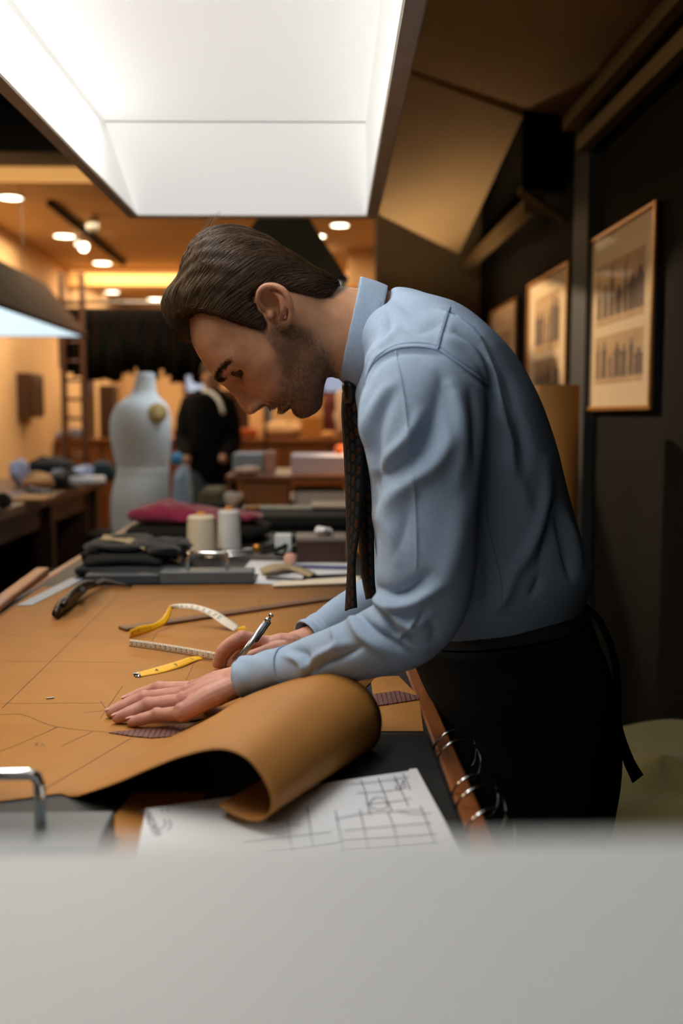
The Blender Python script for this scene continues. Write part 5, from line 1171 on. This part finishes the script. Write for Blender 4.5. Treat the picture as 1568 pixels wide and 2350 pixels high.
jk = MB(); jk.loft([np.array(at(x, y, YP)) + np.outer(np.cos(th), [wd, 0, 0]) + np.outer(np.sin(th), [0, dd, 0]) for x, y, wd, dd in ((488, 1112, .165, .14), (488, 1060, .17, .145), (484, 1000, .175, .15), (479, 940, .17, .14), (476, 910, .15, .12), (480, 893, .085, .08))])
for s_ in (-1, 1): jk.tube([at(478 + 40 * s_, 915, YP), at(478 + 52 * s_, 960, YP), at(478 + 58 * s_, 1015, YP - .05), at(474 + 44 * s_, 1052, YP - .19)], [.06, .068, .062, .05], 14)
V, F, N_ = remesh(jk.V, jk.F, .011, 6); mkmesh('jacket', V, F, mat('jet_cloth', S(14, 15, 17), .95, spec=.1), cg)
tz = MB(); tz.loft([np.array(at(x, y, YP)) + np.outer(np.cos(th), [wd, 0, 0]) + np.outer(np.sin(th), [0, dd, 0]) for x, y, wd, dd in ((478, 1080, .155, .13), (470, 1130, .165, .14), (466, 1170, .15, .12))])
for s_ in (-1, 1): tz.tube([at(470 + 22 * s_, 1140, YP), at(466 + 24 * s_, 1240, YP), Vector((X(466 + 26 * s_, YP), YP, .01))], [.095, .085, .07], 14)
V, F, N_ = remesh(tz.V, tz.F, .012, 4); mkmesh('trousers', V, F, mat('grey_trouser', S(70, 82, 90), .9), cg)
V, F = tube(cr([at(466, 898, YP - .09), at(485, 902, YP - .11), at(503, 920, YP - .15), at(513, 950, YP - .17)], 12), .014, 10); mkmesh('collar', V, F, white_card, cg)
V, F = ellipsoid(hd + Vector((0, .01, .02)), .086, .10, .105); mkmesh('hair', V, F, hair_m, cg)

# ------------------------------------------------------------------ far counter and the garment rail
ct = empty('back_counter', (-.9, 9.2, 0), 'long orange-brown wooden counter across the back of the room', 'counter')
cw = mat('counter_wood', S(140, 86, 38), .5, var=.3, vscale=3, stretch=(1, 8, 8))
MB().box(-2.28, .62, 9.0, 9.65, 1.045, 1.08, .004).build('counter_top', cw, ct)
for i in range(7): MB().box(-2.27 + i * .41, -1.875 + i * .41, 9.03, 9.05, .10, 1.04, .004).build('door_panel', cw, ct)
MB().box(-2.27, .6, 9.06, 9.6, .02, 1.04).build('carcass', wood_dark, ct)
gr = empty('garment_rail', (-1.2, 8.0, 0), 'tall metal garment rail carrying the dark row of clothes', 'rail')
xl, xr = X(150, 8.0), X(610, 8.0)
MB().tube([(xl, 8, 2.17), (xr, 8, 2.17)], .014, 10).build('rail_bar', steel, gr, smooth=True)
for x in (xl, xr):
    MB().tube([(x, 8, .02), (x, 8, 2.4)], .016, 10).build('post', wood_dark, gr, smooth=True)
    MB().box(x - .03, x + .03, 7.75, 8.25, 0, .03).build('foot', wood_dark, gr)
def garment(x, ln, seed):
    t = empty('hanging_garment', (x, 8.0, 2.17), 'dark garment hanging in the crowded row on the far rail', 'garment', 'dark garments hanging on the far rail')
    r = random.Random(seed); secs = []
    for k, (z, hy, hx) in enumerate(((0.0 - .045, .05, .018), (-.06, .16, .022), (-.085, .215, .028), (-.2, .22, .038), (-ln * .6, .21, .046), (-ln, .22, .050))):
        a_ = np.arange(16) * 2 * math.pi / 16; secs.append(np.stack([np.cos(a_) * hx * (1 + .25 * np.sin(3 * a_ + k + seed)) + r.uniform(-.008, .008), np.sin(a_) * hy, np.full(16, z) + (0.02 * np.sin(a_ * 2 + seed) if k == 5 else 0)], 1))
    V, F = loft(secs); o = mkmesh('cloth_body', V, F, (MATS['jet_cloth'], MATS['jet_cloth'], mat('brown_black', S(26, 20, 16), .95, spec=.05))[seed % 3]); o.parent = t
    P = [(0, 0, -.05), (0, 0, -.02), (0, .012, .004), (0, .012, .018), (0, -.008, .022), (0, -.016, .01)]; o = MB().tube(cr(P, 14), .0025, 6).build('hanger_hook', steel); o.parent = t
    return t
for i in range(31):
    x = xl + .03 + (xr - xl - .06) * i / 30; garment(x, rnd.uniform(.48, .62) + (.05 if 3 < i < 9 else 0), i)
ld = empty('ladder', (X(172, 7.8), 7.8, 0), 'dark wooden ladder standing at the left end of the garment rail', 'ladder')
for px in (150, 196): MB().box(X(px, 7.8) - .018, X(px, 7.8) + .018, 7.76, 7.82, 0, 2.36).build('stile', wood_dark, ld)
for k in range(14): MB().tube([(X(150, 7.8), 7.79, .25 + k * .145), (X(196, 7.8), 7.79, .25 + k * .145)], .013, 8).build('rung', wood_dark, ld, smooth=True)
for i, (a, b, lb) in enumerate(((228, 262, 'dark brown cabinet on the counter left of the dress form'), (186, 206, 'narrow dark post on the counter beside the ladder'))):
    item_box('tall_cabinet', lb, 'cabinet', a, b, 9.3, .25, 1.081, Zy(885 if i == 0 else 872, 9.3), wood_dark)
violet = mat('violet_white', S(186, 182, 214), .8); blue2 = mat('mid_blue', S(84, 104, 140), .8)
cloth('folded_shirts', 'lilac white folded shirts on the counter at the far left', X(48, 9.2), X(108, 9.2), 9.1, 9.4, 1.081, Zy(985, 9.2), violet, .012, 61, 3)
cloth('folded_shirts', 'blue folded shirts on the counter left of the ladder', X(106, 9.2), X(142, 9.2), 9.1, 9.4, 1.081, Zy(993, 9.2), blue2, .012, 62, 3)
cloth('folded_shirts', 'blue folded shirts on the counter right of the ladder', X(158, 9.2), X(182, 9.2), 9.1, 9.4, 1.081, Zy(985, 9.2), blue2, .012, 63, 3)
# cream desk lamp with black head at the far left of the counter
lp = empty('desk_lamp', (X(22, 9.1), 9.1, 1.081), 'cream lamp with black head at the far left of the counter', 'lamp')
cream = mat('cream_shade', S(236, 190, 136), .7)
V, F = lathe([(0, 0), (.075, 0), (.07, .08), (.05, .2), (.045, .3), (0, .31)], 24); o = mkmesh('lamp_body', V, F, cream); o.parent = lp
MB().tube(cr([at(20, 925, 9.1), at(14, 905, 9.1), at(26, 892, 9.1)], 10), .018, 8).build('arm', wood_dark, lp, smooth=True)
V, F = tube([at(12, 898, 9.1), at(46, 894, 9.1)], [.035, .05], 16); mkmesh('lamp_head', V, F, black_cloth, lp)
# goods on the counter right of the colleague
item_box('tan_carton', 'square tan carton on the far counter below the chin', 'box', 692, 742, 9.15, .3, 1.081, Zy(957, 9.15), kraft)
cloth('paper_pile', 'beige paper pile on the far counter beside the tan carton', X(600, 9.2), X(694, 9.2), 9.1, 9.5, 1.081, Zy(968, 9.2), mat('beige_pile', S(196, 160, 120), .8), .015, 65, 3, 'paper')
item_box('cream_board', 'bright cream panel standing on the far counter below the nose', 'board', 572, 606, 9.4, .03, 1.081, Zy(915, 9.4), cream)
item_box('blue_folder', 'narrow blue folder beside the bright cream panel', 'folder', 608, 622, 9.3, .15, 1.081, Zy(928, 9.3), blue2)
item_box('orange_cloth_roll', 'long orange cloth roll on the far counter behind the black jacket', 'cloth', 396, 590, 9.02, .12, 1.081, Zy(983, 9.02), mat('rust_cloth', S(160, 74, 24), .85), .02)
item_box('dark_cabinet', 'dark cabinet behind the bent man, between colleague and cream panel', 'cabinet', 500, 572, 9.45, .15, 1.081, Zy(895, 9.45), wood_dark)
cloth('red_garment', 'dark red garment hanging behind the necktie knot', X(742, 9.3), X(772, 9.3), 9.2, 9.4, 1.081, Zy(905, 9.3), mat('dark_red', S(96, 40, 36), .9), .02, 66, 3.5, 'garment')
cloth('cream_garment', 'pale garment hanging beside the dark red one', X(770, 9.2), X(796, 9.2), 9.1, 9.3, 1.081, Zy(900, 9.2), mat('pale_garment', S(196, 170, 150), .9), .02, 67, 3.5, 'garment')
cloth('tan_bundle', 'round tan bundle on the far counter right of the carton', X(740, 9.05), X(772, 9.05), 9.02, 9.1, 1.081, Zy(990, 9.05), tan_c, .01, 68, 2.4, 'bundle')
sky_m = mat('window_light', S(150, 175, 215), .4, emit=(.50, .66, 1.0), estr=.42)
for n, (a, b, y0, y1) in enumerate(((430, 482, 850, 898), (742, 790, 850, 898))):
    Y = 12.4; wo = struct(MB().box(X(a, Y), X(b, Y), Y, Y + .08, Zy(y1, Y), Zy(y0, Y)).build('window_%d' % (n + 1), sky_m))
    x0, x1, z0, z1 = X(a, Y), X(b, Y), Zy(y1, Y), Zy(y0, Y)
    for q in ((x0 - .04, x0, z0 - .04, z1 + .04), (x1, x1 + .04, z0 - .04, z1 + .04), (x0, x1, z0 - .04, z0), (x0, x1, z1, z1 + .04)): MB().box(q[0], q[1], Y - .03, Y + .08, q[2], q[3]).build('window_frame', wood_dark, wo)
# ------------------------------------------------------------------ ceiling lights
lens_m = mat('downlight_lens', S(255, 240, 215), .5, emit=(1.0, .86, .62), estr=9.0)
def downlight(px, py, label, r=.075, zc=2.68):
    p = on(px, py, zc - .012); t = empty('downlight', (p.x, p.y, zc), label, 'lamp', 'recessed ceiling downlights')
    V, F = lathe([(r, -.012), (r * 1.25, -.010), (r * 1.28, -.001), (r, -.001)], 28); o = mkmesh('trim_ring', V, [f for f in F if len(f) == 4], white_card); o.parent = t
    V, F = lathe([(0, -.009), (r, -.009), (r, -.004), (0, -.004)], 28); o = mkmesh('lens', V, F, lens_m); o.parent = t
    return t
for (px, py, lb, r) in ((25, 455, 'leftmost ceiling downlight, beside the brown trough lamp', .072), (148, 543, 'second ceiling downlight from the left', .076), (235, 605, 'third ceiling downlight from the left', .080), (313, 656, 'fourth ceiling downlight from the left', .085),
                        (357, 688, 'ceiling downlight nearest to the front of the hair', .09), (721, 543, 'large ceiling downlight just above the back of the head', .086), (780, 518, 'ceiling downlight touching the trough lamp corner', .062), (258, 671, 'dim ceiling reflection left of the hair, built as a downlight', .075)):
    downlight(px, py, lb, r)  # last entry is a reflection, built as a glowing disc
tk_ = empty('light_track', (-1.68, 7.9, 2.68), 'dark ceiling track carrying small spot lamps', 'track')
MB().box(-1.705, -1.665, 6.7, 9.3, 2.645, 2.679).build('track_bar', wall_dark, tk_)
def spot(px, py, Y, label, aim, on_=True):
    p = at(px, py, Y); t = empty('track_spot', tuple(p), label, 'lamp', 'small ceiling spot lamps'); d = (Vector(aim) - p).normalized()
    MB().tube([p - d * .05, p + d * .045], [.032, .042], 18).build('spot_head', white_card, t, smooth=True)
    V, F = ellipsoid(p + d * .040, .034, .034, .034); mkmesh('spot_lens', V, F, lens_m if on_ else white_card, t)
    MB().tube([p - d * .03, Vector((p.x, p.y, 2.675))], .006, 8).build('spot_stem', wall_dark, t)
    return p, d
spot(187, 563, 8.0, 'small glowing spot lamp below the second downlight', (.2, 5.6, 1.0))
spot(214, 512, 7.2, 'unlit cream spot lamp on the ceiling track', (-2.2, 8.5, 1.6), False)
spot(740, 602, 8.6, 'small glowing spot lamp beside the dark teal lamp', (.0, 6.0, 1.2))
cove_m = mat('cove_light', S(255, 200, 120), .6, emit=(1.0, .50, .15), estr=.62)
for i, (Y, z0, z1, x0, x1, lb) in enumerate(((5.915, 2.62, 2.70, -2.28, .3, 'glowing orange ceiling cove strip behind the trough lamp'), (9.7, 2.52, 2.655, -2.28, .88, 'long glowing orange ceiling cove strip above the garment rail'))):
    t = empty('cove_light', ((x0 + x1) / 2, Y, z1), lb, 'lamp', 'ceiling cove strips')
    MB().box(x0, x1, Y, Y + .03, z0, z1).build('diffuser', cove_m, t); MB().box(x0, x1, Y + .0305, Y + (.034 if i == 0 else .22), z0 if i == 0 else z0 - .02, 2.679).build('pelmet', ceil_m, t)
# spot lights washing the framed prints, from the near ceiling
def wash(loc, aim, power, ang, label):
    t = empty('track_spot', loc, label, 'lamp', 'small ceiling spot lamps'); p = Vector(loc); d = (Vector(aim) - p).normalized()
    MB().tube([p - d * .06, p + d * .05], [.032, .042], 18).build('spot_head', wall_dark, t, smooth=True)
    MB().tube([p - d * .03, Vector((p.x, p.y, 3.02))], .006, 8).build('spot_stem', wall_dark, t)
    l = bpy.data.lights.new('spot_light', 'SPOT'); l.energy = power; l.color = WARM; l.spot_size = math.radians(ang); l.spot_blend = .6; l.shadow_soft_size = .04
    o = bpy.data.objects.new('spot_light', l); C.objects.link(o); o.location = p + d * .06; o.rotation_euler = d.to_track_quat('-Z', 'Y').to_euler()
wash((-.95, 4.9, 2.75), (.9, 3.36, 1.60), 300, 34, 'ceiling spot lamp behind the white trough lamp, aimed at the framed prints')

# lamp added out of view behind the man to light the ceiling
tl = empty('added_fill_lamp', (.36, 4.45, 1.026), 'unseen shaded lamp added behind the man to light the ceiling', 'lamp')
V, F = lathe([(0, 0), (.07, 0), (.07, .012), (.02, .02), (.012, .06), (.012, .30), (0, .30)], 24); o = mkmesh('lamp_base', V, F, MATS['brass']); o.parent = tl
V, F = lathe([(.13, .28), (.08, .46)], 32); o = mkmesh('lamp_shade', V, [f for f in F if len(f) == 4], cream, solid=.002); o.parent = tl
V, F = ellipsoid((0, 0, .34), .03, .03, .035); o = mkmesh('bulb', V, F, mat('bulb_glow', S(255, 230, 190), .5, emit=(1, .75, .45), estr=6)); o.parent = tl
l = bpy.data.lights.new('added_fill_light', 'POINT'); l.energy = 22; l.color = WARM; l.shadow_soft_size = .035; o = bpy.data.objects.new('added_fill_light', l); C.objects.link(o); o.parent = tl; o.location = (0, 0, .39)

wc = empty('niche_box', (-2.3, 8.15, 1.28), 'dark box standing in for the niche in the cream left wall', 'cabinet')  # dark box added in place of a dark niche in the wall
MB().box(-2.299, -2.20, 7.96, 8.36, 1.27, 1.62).build('niche_body', wood_dark, wc)
MB().box(-2.199, -2.185, 7.98, 8.34, 1.29, 1.60, .003).build('niche_front', wood_dark, wc)
